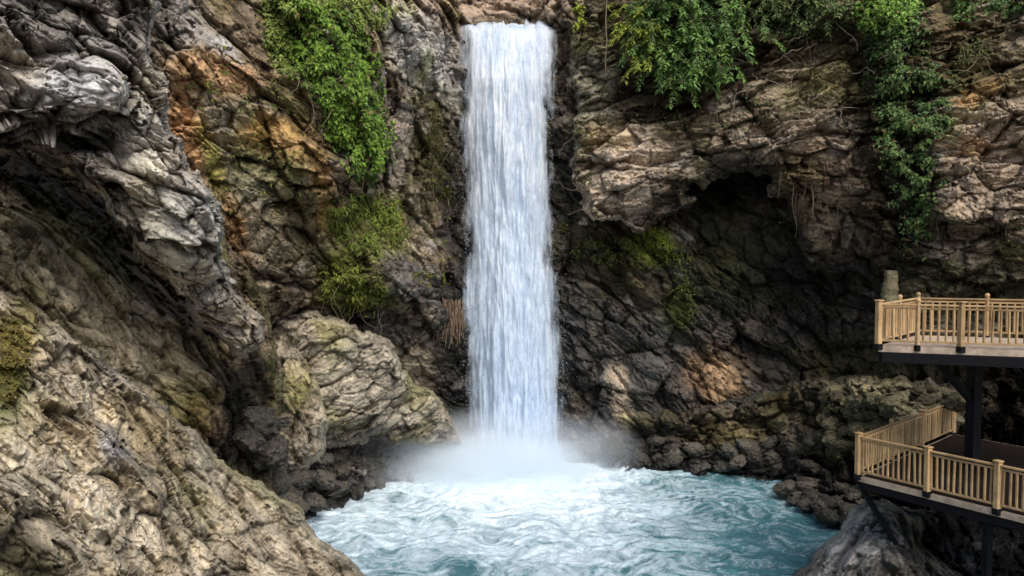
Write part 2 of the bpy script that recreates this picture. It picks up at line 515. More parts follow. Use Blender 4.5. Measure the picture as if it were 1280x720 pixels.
back_blobs = [
 (530, 60, 45, 80, -30, (0.33, 0.31, 0.275), 0.9), (510, 180, 40, 70, -20, (0.25, 0.21, 0.16), 0.7),
 (225, 30, 40, 40, 0, (0.20, 0.18, 0.16), 0.8), (275, 90, 60, 28, 10, ORANGE * 0.95, 0.8), (235, 175, 24, 75, -14, ORANGE, 0.95), (265, 215, 14, 60, -14, (0.26, 0.22, 0.06), 0.9), (290, 280, 16, 60, -18, ORANGE * 0.9, 0.9),
 (345, 170, 50, 30, 10, (0.38, 0.22, 0.10), 0.8), (400, 210, 25, 35, -20, ORANGE * 0.8, 0.8), (412, 272, 20, 34, -10, ORANGE, 0.95),
 (330, 230, 50, 45, -30, (0.20, 0.18, 0.12), 0.7), (360, 310, 40, 50, -30, (0.20, 0.165, 0.11), 0.6),
 (440, 335, 60, 55, 0, OLIVE, 0.9), (470, 285, 45, 45, 0, (0.17, 0.17, 0.05), 0.9), (450, 370, 60, 25, 10, MOSS, 0.8), (430, 350, 30, 30, 0, MOSS, 0.8),
 (540, 190, 25, 70, 0, OLIVE * 0.8, 0.8), (563, 250, 16, 80, 0, DARK * 1.3, 0.8, 0.6), (520, 350, 50, 30, 20, (0.11, 0.10, 0.09), 0.85, 0.4), (480, 400, 60, 22, 15, DARK * 1.3, 0.8),
 (570, 430, 28, 140, 0, DARK * 1.1, 0.95, 0.7), (640, 320, 70, 330, 0, DARK * 1.2, 0.9, 0.8), (710, 330, 28, 260, 0, DARK * 1.2, 0.85, 0.7), (620, 2, 110, 24, 0, (0.30, 0.22, 0.16), 0.9),
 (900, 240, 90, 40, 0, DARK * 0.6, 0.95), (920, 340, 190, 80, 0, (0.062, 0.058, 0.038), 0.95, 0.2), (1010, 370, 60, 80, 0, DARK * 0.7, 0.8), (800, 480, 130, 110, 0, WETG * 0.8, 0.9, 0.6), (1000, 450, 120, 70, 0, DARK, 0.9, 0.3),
 (740, 310, 60, 45, 0, SOIL * 0.9, 0.9), (815, 305, 32, 28, 30, MOSS * 1.3, 0.9), (850, 380, 22, 45, 0, MOSS * 0.6, 0.8), (900, 310, 60, 20, 0, OLIVE * 0.5, 0.6),
 (890, 470, 52, 36, 10, (0.27, 0.175, 0.095), 0.95), (775, 488, 15, 48, -10, (0.33, 0.26, 0.18), 0.85), (1100, 460, 120, 40, 0, OLIVE * 0.6, 0.8),
 (1360, 520, 230, 140, 0, DARK * 0.04, 1.0), (340, 560, 60, 80, 0, DARK * 0.6, 0.9)]  # next-to-last entry paints the shade behind the platforms into the rock colour
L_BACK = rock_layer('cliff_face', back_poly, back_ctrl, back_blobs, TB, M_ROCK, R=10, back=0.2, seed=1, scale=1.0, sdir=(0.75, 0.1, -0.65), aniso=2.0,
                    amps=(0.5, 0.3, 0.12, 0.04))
tag(L_BACK.obj, kind='structure')

# --- upper right cliff overhanging the cave
oh_poly = [(690, -260), (706, 20), (712, 120), (716, 200), (722, 262), (742, 276), (768, 272), (792, 284), (822, 282), (846, 270), (858, 246), (872, 232), (896, 226), (920, 212), (958, 216), (968, 236), (984, 280), (1004, 330), (1030, 350), (1062, 344),
 (1092, 362), (1104, 410), (1150, 445), (1280, 450), (1440, 450), (1440, -260)]
oh_ctrl = [(700, -250, 38), (700, 0, 35.8), (720, 100, 34.8), (730, 200, 34.3), (780, 230, 33), (830, 260, 33.5), (800, 150, 33.8), (850, 50, 33.4), (850, 130, 33.4), (900, 190, 32.6), (985, 170, 31),
 (1000, 100, 32.2), (950, 20, 33.4), (1030, 250, 31.6), (1040, 320, 33.0), (985, 250, 32.6), (1080, 100, 31), (1130, 50, 30), (1130, 200, 29.6), (1130, 320, 29.6), (1110, 400, 30.5), (1200, 100, 29.2), (1200, 250, 28),
 (1250, 200, 27.6), (1280, 300, 27.6), (1200, 360, 29.4), (1280, 400, 30.5), (1430, 200, 26), (1430, 400, 29), (850, -250, 40), (1100, -250, 38), (1430, -250, 33)]
oh_blobs = [(740, 110, 34, 90, 0, (0.21, 0.19, 0.135), 0.9), (720, 40, 20, 40, 0, (0.16, 0.15, 0.08), 0.7), (775, 220, 62, 65, -20, PINK * 0.95, 0.95), (745, 255, 40, 28, -30, PINK, 0.8), (755, 170, 30, 20, 0, (0.36, 0.25, 0.13), 0.6),
 (985, 172, 62, 22, -10, PINK * 1.05, 0.95), (880, 165, 60, 28, 0, (0.17, 0.13, 0.09), 0.8), (1020, 240, 60, 70, 0, (0.24, 0.165, 0.105), 0.85), (900, 40, 160, 70, 0, SOIL, 0.95), (830, 120, 60, 40, 0, SOIL * 0.6, 0.9),
 (1010, 100, 60, 36, 0, (0.26, 0.20, 0.14), 0.7), (1120, 170, 60, 190, 0, SOIL * 0.75, 0.95), (1235, 220, 70, 110, 0, (0.29, 0.22, 0.155), 0.9), (1222, 118, 34, 12, -25, ORANGE, 0.9), (1216, 182, 20, 12, 0, (0.4, 0.26, 0.15), 0.8), (1200, 60, 70, 50, 0, (0.12, 0.09, 0.045), 0.85),
 (1260, 360, 120, 34, 0, (0.10, 0.09, 0.05), 0.9), (1150, 360, 60, 40, 0, (0.10, 0.085, 0.05), 0.8), (930, 212, 50, 14, 0, DARK, 0.8), (1040, 345, 80, 26, 0, DARK * 0.8, 0.9), (992, 300, 22, 60, -10, DARK, 0.85), (850, 262, 30, 18, 0, DARK, 0.6), (1110, 400, 40, 40, 0, DARK, 0.8)]
L_OH = rock_layer('cliff_overhang', oh_poly, oh_ctrl, oh_blobs, TB, M_ROCK, R=15, back=2.0, seed=5, scale=1.0, sdir=(0.95, 0.1, 0.2), aniso=2.2, amps=(0.55, 0.36, 0.14, 0.05), jag=17, gain=1.5)
tag(L_OH.obj, kind='structure')

# --- low broken ledge along the right shore
rb_poly = [(695, 565), (720, 548), (800, 552), (835, 535), (865, 505), (925, 498), (995, 478), (1060, 468), (1110, 474), (1180, 478), (1300, 470), (1440, 470), (1440, 690), (1090, 690), (980, 640), (860, 630), (695, 625)]
rb_ctrl = [(720, 570, 34.9), (720, 620, 34.0), (800, 565, 34.2), (800, 620, 33.4), (870, 530, 33.5), (870, 585, 33.0), (930, 560, 32.8), (930, 620, 32), (1000, 510, 32), (1000, 575, 31.6), (1060, 500, 29.6), (1060, 575, 29.4), (1120, 500, 28), (1120, 600, 27.5), (1200, 490, 27.5),
 (1280, 500, 30), (1280, 600, 28), (1430, 550, 28), (1430, 690, 25), (1100, 690, 25.5)]
rb_blobs = [(745, 565, 45, 16, 15, (0.20, 0.18, 0.16), 0.9, 0.3), (905, 540, 60, 26, -5, (0.15, 0.115, 0.07), 0.9), (830, 575, 80, 20, 0, DARK, 0.9, 0.6), (1000, 590, 110, 20, 0, DARK * 0.7, 0.95, 0.5), (1080, 500, 80, 30, 0, (0.19, 0.165, 0.09), 0.9), (1060, 550, 50, 26, -10, (0.18, 0.16, 0.06), 0.85),
 (1180, 500, 60, 24, 0, (0.13, 0.12, 0.085), 0.8), (1000, 530, 60, 24, 0, (0.13, 0.105, 0.065), 0.8), (1370, 540, 220, 170, 0, DARK * 0.04, 1.0), (1180, 630, 120, 70, 0, DARK * 0.15, 1.0)]  # last two entries paint the darkness behind and beneath the platforms
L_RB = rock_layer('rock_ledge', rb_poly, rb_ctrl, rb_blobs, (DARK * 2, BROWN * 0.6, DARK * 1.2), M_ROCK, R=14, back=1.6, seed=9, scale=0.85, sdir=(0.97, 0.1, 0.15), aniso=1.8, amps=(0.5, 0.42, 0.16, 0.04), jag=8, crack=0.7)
tag(L_RB.obj, kind='structure')

# --- recess under the left overhang
rc_poly = [(-170, 110), (100, 130), (215, 200), (335, 380), (350, 470), (340, 560), (360, 660), (-170, 660)]
rc_ctrl = [(-150, 200, 16), (0, 190, 17.5), (0, 235, 17.2), (0, 290, 15.6), (0, 350, 14.6), (100, 250, 19), (100, 330, 17), (100, 430, 15.6), (200, 340, 20), (200, 420, 18), (200, 490, 16.9), (270, 430, 20.5), (280, 490, 18.8),
 (270, 540, 17.6), (325, 500, 23), (320, 600, 20), (-150, 330, 13), (0, 600, 16), (150, 600, 17), (-150, 600, 13)]
rc_blobs = [(60, 235, 140, 34, 30, DARK * 0.55, 0.95), (190, 355, 110, 26, 38, DARK * 0.7, 0.9), (60, 330, 130, 40, 32, (0.26, 0.22, 0.14), 0.9), (150, 420, 140, 40, 38, (0.32, 0.265, 0.18), 0.9), (262, 520, 24, 40, -30, (0.22, 0.14, 0.09), 0.6), (310, 530, 40, 80, 0, DARK * 0.5, 0.95)]  # first two entries paint overhang shade; next two brighten the slope as if lit
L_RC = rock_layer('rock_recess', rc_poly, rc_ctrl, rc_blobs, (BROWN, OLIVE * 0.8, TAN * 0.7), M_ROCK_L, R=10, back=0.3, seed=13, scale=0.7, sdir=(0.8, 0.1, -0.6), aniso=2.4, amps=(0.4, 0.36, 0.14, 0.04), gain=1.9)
tag(L_RC.obj, kind='structure')

# --- big overhanging rock, upper left
b_poly = [(-170, -260), (215, -260), (205, -40), (196, 20), (190, 70), (212, 105), (206, 140), (236, 200), (262, 240), (280, 275), (278, 320), (298, 365), (328, 405), (322, 438), (290, 442), (255, 412), (220, 362),
 (175, 320), (150, 285), (120, 245), (85, 208), (40, 190), (0, 190), (-170, 182)]
b_ctrl = [(-150, -200, 12.5), (0, -200, 13.5), (200, -200, 15.6), (0, 0, 13.2), (100, 0, 13.9), (60, 20, 13.9), (180, 30, 15.2), (40, 60, 13.3), (40, 95, 12.8), (100, 80, 13.1), (95, 125, 12.6), (135, 125, 13.0), (160, 90, 13.6), (195, 110, 14.4), (0, 150, 12), (60, 155, 12.6), (110, 172, 13.6), (140, 178, 13.8),
 (60, 175, 13.8), (160, 205, 13.8), (190, 180, 14.3), (120, 225, 13.6), (180, 260, 14.0), (230, 250, 14.3), (258, 280, 14.8), (245, 312, 14.8), (200, 320, 15), (270, 350, 16.2), (312, 410, 17.2), (280, 420, 17.0)]
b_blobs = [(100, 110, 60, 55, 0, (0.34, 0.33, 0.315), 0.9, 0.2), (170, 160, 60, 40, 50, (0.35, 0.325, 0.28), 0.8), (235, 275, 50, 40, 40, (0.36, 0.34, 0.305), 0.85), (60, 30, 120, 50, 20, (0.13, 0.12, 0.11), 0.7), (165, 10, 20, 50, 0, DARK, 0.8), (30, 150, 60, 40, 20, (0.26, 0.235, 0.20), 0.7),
 (110, 178, 50, 14, -5, DARK * 0.8, 0.85), (60, 200, 120, 12, 20, DARK, 0.6), (300, 400, 40, 40, 45, (0.22, 0.18, 0.13), 0.8), (160, 300, 60, 18, 42, (0.12, 0.10, 0.08), 0.8)]  # dark entries here paint shade along the undercut
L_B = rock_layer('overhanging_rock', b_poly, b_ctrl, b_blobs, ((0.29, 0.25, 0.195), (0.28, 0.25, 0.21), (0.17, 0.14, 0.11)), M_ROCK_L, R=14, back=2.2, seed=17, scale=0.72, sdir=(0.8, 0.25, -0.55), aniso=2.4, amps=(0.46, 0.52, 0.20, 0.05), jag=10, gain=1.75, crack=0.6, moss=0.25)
tag(L_B.obj, 'massive grey overhanging rock with a dark undercut at upper left', 'rock')

# --- foreground rock slope, lower left
a_poly = [(-170, 330), (0, 360), (30, 372), (62, 396), (120, 436), (185, 490), (235, 528), (265, 560), (300, 590), (345, 616), (380, 640), (397, 668), (422, 690), (470, 724), (540, 800), (560, 900), (-170, 900)]
a_ctrl = [(-150, 345, 12), (0, 372, 13.6), (60, 402, 14.2), (150, 470, 15.2), (250, 560, 16.2), (340, 630, 16.8), (390, 672, 17), (460, 728, 16.8), (0, 500, 11.8), (100, 550, 12.8), (200, 600, 14), (300, 680, 15), (0, 650, 10.4), (100, 700, 11.2), (250, 720, 13.6), (400, 720, 15.8),
 (0, 850, 8.8), (200, 850, 11), (450, 850, 15), (-150, 600, 9.6), (-150, 850, 7.6)]
a_blobs = [(20, 430, 30, 60, 10, (0.15, 0.12, 0.035), 0.85), (10, 480, 26, 40, 0, MOSS * 0.8, 0.6), (140, 560, 24, 30, -20, (0.33, 0.32, 0.315), 0.8), (260, 520, 20, 36, -30, (0.30, 0.17, 0.10), 0.8), (175, 530, 50, 40, 40, (0.34, 0.26, 0.14), 0.6), (90, 640, 110, 60, 30, PALE, 0.5),
 (30, 700, 60, 30, 20, (0.09, 0.08, 0.05), 0.8), (300, 660, 90, 45, 30, (0.36, 0.305, 0.22), 0.7), (430, 712, 30, 10, 30, DARK, 0.5, 0.5), (150, 460, 90, 20, 38, (0.42, 0.37, 0.30), 0.7)]
L_A = rock_layer('rock_slope', a_poly, a_ctrl, a_blobs, ((0.33, 0.285, 0.21), (0.28, 0.225, 0.145), PALE), M_ROCK_L, R=16, back=1.6, seed=21, scale=0.78, sdir=(0.75, 0.2, -0.6), aniso=1.7, amps=(0.30, 0.24, 0.15, 0.05), jag=8, gain=1.5, colvar=0.55, flake=1.4, moss=0.4)
tag(L_A.obj, 'tan flaky rock slope in the left foreground running down to the pool', 'rock')

# --- pale outcrop left of the fall
e1_poly = [(318, 430), (345, 396), (382, 388), (430, 406), (480, 424), (502, 446), (516, 482), (545, 500), (566, 530), (580, 556), (548, 566), (510, 556), (470, 548), (420, 553), (380, 566), (330, 560), (305, 490)]
e1_ctrl = [(350, 405, 29), (400, 430, 28), (450, 440, 28.4), (490, 455, 29.2), (540, 520, 30.9), (560, 555, 32.2), (420, 520, 28.2), (380, 480, 27.8), (340, 480, 28.2), (480, 520, 29.3), (330, 430, 29)]
e1_blobs = [(430, 470, 110, 70, 0, (0.35, 0.305, 0.235), 0.6), (460, 542, 90, 12, 0, (0.14, 0.12, 0.10), 0.8), (400, 410, 50, 14, 10, (0.33, 0.27, 0.19), 0.6)]
L_E1 = rock_layer('rock_outcrop', e1_poly, e1_ctrl, e1_blobs, ((0.33, 0.285, 0.215), (0.28, 0.235, 0.17), TAN * 0.8), M_ROCK, R=13, back=1.6, seed=25, scale=0.7, sdir=(0.95, 0.1, 0.28), aniso=2.4, amps=(0.36, 0.34, 0.12, 0.03), jag=10, gain=1.35, crack=0.65)
tag(L_E1.obj, 'pale cracked rock outcrop beside the pool, left of the waterfall', 'rock')
e2_poly = [(285, 455), (318, 425), (352, 418), (380, 440), (400, 475), (411, 520), (407, 560), (386, 592), (360, 606), (332, 592), (310, 562), (290, 525)]
e2_ctrl = [(300, 460, 27.4), (350, 440, 27.2), (350, 500, 26.2), (390, 500, 26.8), (350, 560, 26.1), (380, 580, 26.5), (310, 530, 26.8)]
e2_blobs = [(365, 490, 26, 40, 0, (0.27, 0.22, 0.11), 0.6), (320, 540, 30, 22, 0, (0.20, 0.16, 0.09), 0.7), (390, 550, 20, 40, 20, PALE, 0.8), (345, 590, 40, 16, 0, (0.12, 0.10, 0.08), 0.8)]
L_E2 = rock_layer('rounded_rock', e2_poly, e2_ctrl, e2_blobs, (PALE * 0.9, TAN, (0.36, 0.30, 0.215)), M_ROCK, R=22, back=2.2, gain=1.3, seed=29, scale=0.6, sdir=(0.3, 0.1, -0.9), aniso=2.0, amps=(0.40, 0.42, 0.15, 0.04), jag=11)
tag(L_E2.obj, 'rounded tan rock knob bulging below the pale outcrop above dark boulders', 'rock')
bl_poly = [(362, 605), (400, 566), (450, 548), (560, 545), (605, 556), (612, 640), (520, 660), (450, 690), (400, 690), (362, 660)]
bl_ctrl = [(380, 620, 28), (400, 580, 29), (450, 570, 31), (450, 612, 30.0), (520, 565, 33.6), (520, 600, 32.6), (560, 580, 34.2), (600, 590, 34.8), (600, 640, 34), (450, 680, 28), (400, 680, 26.5)]
bl_blobs = [(410, 620, 40, 40, 0, DARK * 1.2, 0.8, 0.6), (480, 562, 90, 12, 0, (0.10, 0.085, 0.075), 0.8), (560, 575, 60, 20, 0, DARK, 0.5, 0.5)]
L_BL = rock_layer('rock_shore', bl_poly, bl_ctrl, bl_blobs, ((0.18, 0.16, 0.14), (0.12, 0.105, 0.09), (0.20, 0.16, 0.12)), M_ROCK, R=14, back=1.2, seed=33, scale=0.6, sdir=(0.97, 0.1, 0.1), aniso=1.6, amps=(0.3, 0.4, 0.18, 0.05), jag=6, wet=0.3, crack=0.7)
tag(L_BL.obj, kind='structure')

# --- rock under the lower platform, right foreground
k_poly = [(985, 724), (1015, 700), (1048, 668), (1066, 640), (1084, 622), (1120, 632), (1170, 640), (1300, 640), (1440, 640), (1440, 900), (950, 900), (960, 760)]
k_ctrl = [(1000, 724, 21.5), (1060, 660, 21.8), (1085, 630, 22.3), (1120, 650, 21.6), (1130, 700, 20), (1070, 720, 20), (1150, 680, 22), (1200, 680, 24), (1280, 680, 24), (1200, 730, 21), (1430, 680, 24), (1430, 850, 16), (1200, 850, 17), (1000, 850, 19)]
k_blobs = [(1090, 640, 24, 26, 0, (0.12, 0.095, 0.07), 0.8), (1085, 675, 70, 50, -40, (0.27, 0.255, 0.235), 0.85, 0.3), (1200, 650, 60, 50, 0, DARK * 0.3, 1.0), (1380, 700, 270, 190, 0, DARK * 0.04, 1.0), (1130, 715, 50, 14, 0, (0.16, 0.14, 0.11), 0.7)]  # near-black entries stand in for the lower platform's shadow on this rock
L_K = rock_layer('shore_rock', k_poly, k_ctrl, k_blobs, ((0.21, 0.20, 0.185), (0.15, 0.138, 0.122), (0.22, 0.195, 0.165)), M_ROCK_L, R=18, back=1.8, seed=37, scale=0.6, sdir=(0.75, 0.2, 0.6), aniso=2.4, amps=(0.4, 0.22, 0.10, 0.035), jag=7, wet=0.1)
tag(L_K.obj, 'smooth dark grey rock at the water under the lower platform', 'rock')

# ------------------------------------------------------------------ water
FALLX, FALLY = 0.0, 34.4


def water_material():
    m, nt = new_mat('pool_water')
    L = nt.links
    out = N(nt, 'ShaderNodeOutputMaterial'); b = N(nt, 'ShaderNodeBsdfPrincipled')
    L.new(b.outputs[0], out.inputs[0])
    a = N(nt, 'ShaderNodeAttribute'); a.attribute_name = 'Foam'
    tc = N(nt, 'ShaderNodeTexCoord')
    n1 = N(nt, 'ShaderNodeTexNoise', Scale=4.2, Detail=8.0, Roughness=0.66, Distortion=1.2)
    n2 = N(nt, 'ShaderNodeTexNoise', Scale=0.5, Detail=3.0)
    for n in (n1, n2): L.new(tc.outputs['Object'], n.inputs['Vector'])
    f = mathn(nt, 'ADD', a.outputs['Fac'], mathn(nt, 'MULTIPLY', mathn(nt, 'SUBTRACT', n1.outputs[0], 0.5), 0.7))
    f = ramp(nt, f, [(0.14, 0.0), (0.42, 0.35), (0.95, 1.0)])
    teal = mixc(nt, ramp(nt, n2.outputs[0], [(0.35, 0), (0.65, 1)]), (0.045, 0.142, 0.165), (0.085, 0.205, 0.228))
    c = mixc(nt, f, teal, (0.76, 0.88, 0.95))
    L.new(c, b.inputs['Base Color'])
    r = mathn(nt, 'MULTIPLY_ADD', f, 0.45); r.node.inputs[2].default_value = 0.16
    L.new(r, b.inputs['Roughness'])
    b.inputs['IOR'].default_value = 1.33
    bp = N(nt, 'ShaderNodeBump', Strength=0.7, Distance=0.12)
    L.new(n1.outputs[0], bp.inputs['Height']); L.new(bp.outputs[0], b.inputs['Normal'])
    return m


def build_pool():
    xs = np.arange(-15, 16, 0.05); ys = np.arange(15, 38.5, 0.05)
    X, Y = np.meshgrid(xs, ys)
    p = np.stack([X.ravel(), Y.ravel(), np.zeros(X.size)], -1)
    r = np.hypot(p[:, 0] - FALLX, (p[:, 1] - FALLY))
    w = np.stack([fbm(p * 0.35 + 3, 3, 200), fbm(p * 0.35 + 9, 3, 210), 0 * r], -1)
    q = p + w * 2.3
    amp = 0.09 + 0.26 * np.exp(-r / 5.0)
    rid = fbm(q * np.array([0.75, 1.1, 1]), 5, 220, 0.55, True)
    z = amp * rid + 0.045 * fbm(q * np.array([1.8, 3.0, 1]), 4, 280, 0.55, True) + 0.10 * fbm(q * 0.45, 3, 230) + 0.035 * fbm(q * 2.2, 3, 240)
    fo = fbm(q * np.array([0.7, 1.5, 1]) + 20, 6, 250, 0.62, True)
    fo2 = fbm(p * 0.22 + 5, 3, 260)
    e = np.hypot((p[:, 0] + 1.2) / 1.35, (p[:, 1] - 31.5) / 1.25)
    bias = 1.1 * np.exp(-(r / 3.4) ** 2) + 0.50 * np.exp(-(e / 6.8) ** 2) + 0.0
    fo3 = fbm(q * np.array([1.8, 3.2, 1]) + 40, 5, 270, 0.6, True)
    foam = bias + 0.46 * fo + 0.38 * fo3 + 0.28 * fo2 - 0.30 * smooth(2.0, 9.0, p[:, 0]) - 0.12 * smooth(28, 22, p[:, 1])
    p[:, 2] = z
    ny, nx = X.shape
    i = np.arange(ny * nx).reshape(ny, nx)
    faces = np.stack([i[:-1, :-1].ravel(), i[:-1, 1:].ravel(), i[1:, 1:].ravel(), i[1:, :-1].ravel()], -1)
    return mesh_np('water', p, faces, water_material(), attrs={'Foam': np.clip(foam, -0.3, 1.3)})


tag(build_pool(), kind='structure')
# pool bed and ground continuing under everything, out past the gorge
gm = rock_mat('ground_rock', fine=0.5, tint=((0.06, 0.055, 0.045), (0.13, 0.115, 0.09)))
gV = np.array([(-300, -300, -1.2), (300, -300, -1.2), (300, 300, -1.2), (-300, 300, -1.2)], float)
tag(mesh_np('ground', gV, [(0, 1, 2, 3)], gm), kind='structure')


def fall_material(name, dens, thr, white=(0.90, 0.94, 0.97), edge=1.0, soft=0.28):
    m, nt = new_mat(name)
    L = nt.links
    out = N(nt, 'ShaderNodeOutputMaterial')
    tc = N(nt, 'ShaderNodeTexCoord')
    mp = N(nt, 'ShaderNodeMapping'); mp.inputs['Scale'].default_value = (3.0, 0.6, 0.42)
    mp2 = N(nt, 'ShaderNodeMapping'); mp2.inputs['Scale'].default_value = (9.0, 2.0, 2.6)
    L.new(tc.outputs['Object'], mp.inputs[0]); L.new(tc.outputs['Object'], mp2.inputs[0])
    n1 = N(nt, 'ShaderNodeTexNoise', Scale=1.0, Detail=5.0, Roughness=0.6, Distortion=0.4)
    n2 = N(nt, 'ShaderNodeTexNoise', Scale=1.0, Detail=5.0, Roughness=0.65, Distortion=0.8)
    L.new(mp.outputs[0], n1.inputs['Vector']); L.new(mp2.outputs[0], n2.inputs['Vector'])
    nn = mathn(nt, 'ADD', mathn(nt, 'MULTIPLY', n1.outputs[0], 0.62), mathn(nt, 'MULTIPLY', n2.outputs[0], 0.38))
    a = N(nt, 'ShaderNodeAttribute'); a.attribute_name = 'Dens'
    s = mathn(nt, 'ADD', nn, mathn(nt, 'MULTIPLY', mathn(nt, 'SUBTRACT', a.outputs['Fac'], 0.5), edge))
    al = ramp(nt, s, [(thr, 0.0), (thr + soft, dens)])
    sz = N(nt, 'ShaderNodeSeparateXYZ'); L.new(tc.outputs['Object'], sz.inputs[0])
    blue = ramp(nt, mathn(nt, 'DIVIDE', sz.outputs[2], 20.0), [(0.05, 0.0), (0.75, 1.0)])
    wc = mixc(nt, blue, (white[0] * 0.83, white[1] * 0.91, white[2] * 1.0), white)
    c = mixc(nt, ramp(nt, nn, [(0.34, 0), (0.56, 1)]), (white[0] * 0.80, white[1] * 0.88, white[2] * 1.0), wc)
    d = N(nt, 'ShaderNodeBsdfPrincipled', Roughness=0.45); L.new(c, d.inputs['Base Color'])
    t = N(nt, 'ShaderNodeBsdfTranslucent'); L.new(c, t.inputs[0])
    mx = N(nt, 'ShaderNodeMixShader'); mx.inputs[0].default_value = 0.35
    L.new(d.outputs[0], mx.inputs[1]); L.new(t.outputs[0], mx.inputs[2])
    tr = N(nt, 'ShaderNodeBsdfTransparent')
    mx2 = N(nt, 'ShaderNodeMixShader')
    L.new(al, mx2.inputs[0]); L.new(tr.outputs[0], mx2.inputs[1]); L.new(mx.outputs[0], mx2.inputs[2])
    bp = N(nt, 'ShaderNodeBump', Strength=0.3, Distance=0.12)
    L.new(nn, bp.inputs['Height']); L.new(bp.outputs[0], d.inputs['Normal']); L.new(bp.outputs[0], t.inputs['Normal'])
    L.new(mx2.outputs[0], out.inputs[0])
    return m


def lerp_tab(t, tab):
    a = np.array(tab, float)
    return np.interp(t, a[:, 0], a[:, 1])


def build_fall():
    root = empty('waterfall', (FALLX, FALLY, 0))
    tag(root, 'tall white waterfall plunging from the cliff lip into the teal pool', 'waterfall')
    ztop = at(640, 27, 35.6)[2]
    # name, left/right edges by photo row, depth offset, density
    rows = [(20, 566, 700), (60, 569, 699), (100, 575, 693), (140, 577, 690), (200, 578, 688), (300, 581, 690), (400, 582, 697), (500, 585, 701), (560, 583, 708), (600, 578, 714)]
    R_ = np.array(rows, float)
    specs = [('water_curtain', 0.0, -9, 9, 1.0, 0.10, 1.25, 1), ('water_veil', -0.3, -10, 10, 0.9, 0.42, 0.62, 2), ('water_veil', -0.6, -2, 9, 0.85, 0.46, 0.5, 3), ('water_veil', 0.35, -15, 15, 0.75, 0.42, 0.75, 4), ('water_veil', -0.8, 24, -22, 0.9, 0.40, 0.5, 5)]
    for name, doff, lx, rx, dens, thr, edge, sd in specs:
        nu, nv = 150, 440
        u, v = np.meshgrid(np.linspace(0, 1, nu), np.linspace(0, 1, nv))
        uu = u * 4.0
        notch = fbm(np.stack([uu.ravel() * 2.1, 0 * uu.ravel(), 0 * uu.ravel() + 7], -1), 3, 390).reshape(u.shape)
        py = 26 + 17 * notch * np.exp(-v * 40) + v * (598 - 26)
        L_ = np.interp(py, R_[:, 0], R_[:, 1]) + lx; Rr = np.interp(py, R_[:, 0], R_[:, 2]) + rx
        # ropes of water swing a little sideways on the way down, and the rims are ragged
        rag = fbm(np.stack([py.ravel() / 46, 0 * py.ravel() + sd, 0 * py.ravel()], -1), 4, 380 + sd, 0.6).reshape(u.shape)
        rag2 = fbm(np.stack([py.ravel() / 40, 0 * py.ravel() + sd + 9, 0 * py.ravel()], -1), 4, 385 + sd, 0.6).reshape(u.shape)
        L_ = L_ + 8 * rag * smooth(0, 0.15, v); Rr = Rr + 8 * rag2 * smooth(0, 0.15, v)
        px = L_ + (Rr - L_) * u
        d = 35.9 - 1.5 * np.sqrt(np.clip(v, 0, 1)) + doff * np.clip(v * 8, 0.1, 1) + 0.5 * (np.abs(u - 0.5) * 2) ** 2
        # the crest: water bends back into the slot behind the lip
        d = d + 2.4 * np.clip(1 - v / 0.022, 0, 1) ** 1.5
        P = at(px, py, d).reshape(-1, 3)
        q = np.stack([P[:, 0] * 2.0, P[:, 2] * 0.25, np.full(len(P), sd * 4.0)], -1)
        q2 = np.stack([P[:, 0] * 5, P[:, 2] * 0.8, np.full(len(P), sd * 9.0)], -1)
        disp = fbm(q, 3, 300 + sd) * 0.6 + fbm(q2, 3, 320 + sd) * 0.22
        P[:, 1] += disp * np.clip(v.ravel() * 6, 0.1, 1)
        q3 = np.stack([P[:, 0] * 1.1, P[:, 2] * 0.35, np.full(len(P), sd * 2.0)], -1)
        wob = fbm(q3, 4, 340 + sd)
        du = np.minimum(u, 1 - u).ravel()
        dn = smooth(-0.03, 0.30, du + 0.16 * wob)
        vv = v.ravel(); ur = u.ravel()
        if name == 'water_curtain':
            up = smooth(0.62, 0.25, vv)
            dn = dn - up * (0.30 + 0.55 * np.clip(0.3 - wob, 0, 1)) * smooth(0.36, 0.10, ur) - up * (0.2 + 0.5 * np.clip(0.3 - wob, 0, 1)) * smooth(0.80, 0.95, ur)
            dn = dn - 0.10 * smooth(0.45, 1.0, vv) - 0.25 * np.clip(-wob - 0.1, 0, 1) * smooth(0.3, 0.6, vv)
        i = np.arange(nu * nv).reshape(nv, nu)
        faces = np.stack([i[:-1, :-1].ravel(), i[1:, :-1].ravel(), i[1:, 1:].ravel(), i[:-1, 1:].ravel()], -1)
        o = mesh_np(name, P - np.array([FALLX, FALLY, 0]), faces, fall_material(name + '_material', dens, thr, edge=edge, soft=0.55 if name == 'water_curtain' else 0.38), parent=root, attrs={'Dens': dn})
    # flying drops along both rims and over the boil
    n = 2200
    t = RNG.random(n) ** 0.6
    side = RNG.choice([-1, 1], n)
    py = 40 + t * 545
    ed = np.where(side < 0, np.interp(py, R_[:, 0], R_[:, 1]), np.interp(py, R_[:, 0], R_[:, 2]))
    px = ed + side * (RNG.exponential(4.0 + 9.0 * t ** 2, n) - 7)
    C_ = at(px, py, 34.6 - 0.8 * t + RNG.normal(0, 0.3, n)) - np.array([FALLX, FALLY, 0])
    rr = RNG.uniform(0.004, 0.011, n)[:, None, None]
    tet = np.array([(1, 0, 0), (-0.5, 0.87, 0), (-0.5, -0.87, 0), (0, 0, 2.4), (0, 0, -1.4)])
    V = (C_[:, None] + tet[None] * rr).reshape(-1, 3)
    F = (np.arange(n)[:, None, None] * 5 + np.array([(0, 1, 3), (1, 2, 3), (2, 0, 3), (1, 0, 4), (2, 1, 4), (0, 2, 4)])[None]).reshape(-1, 3)
    dm = simple_mat('spray_drops', (0.80, 0.86, 0.92), (0.88, 0.92, 0.96), 3, 0.4)
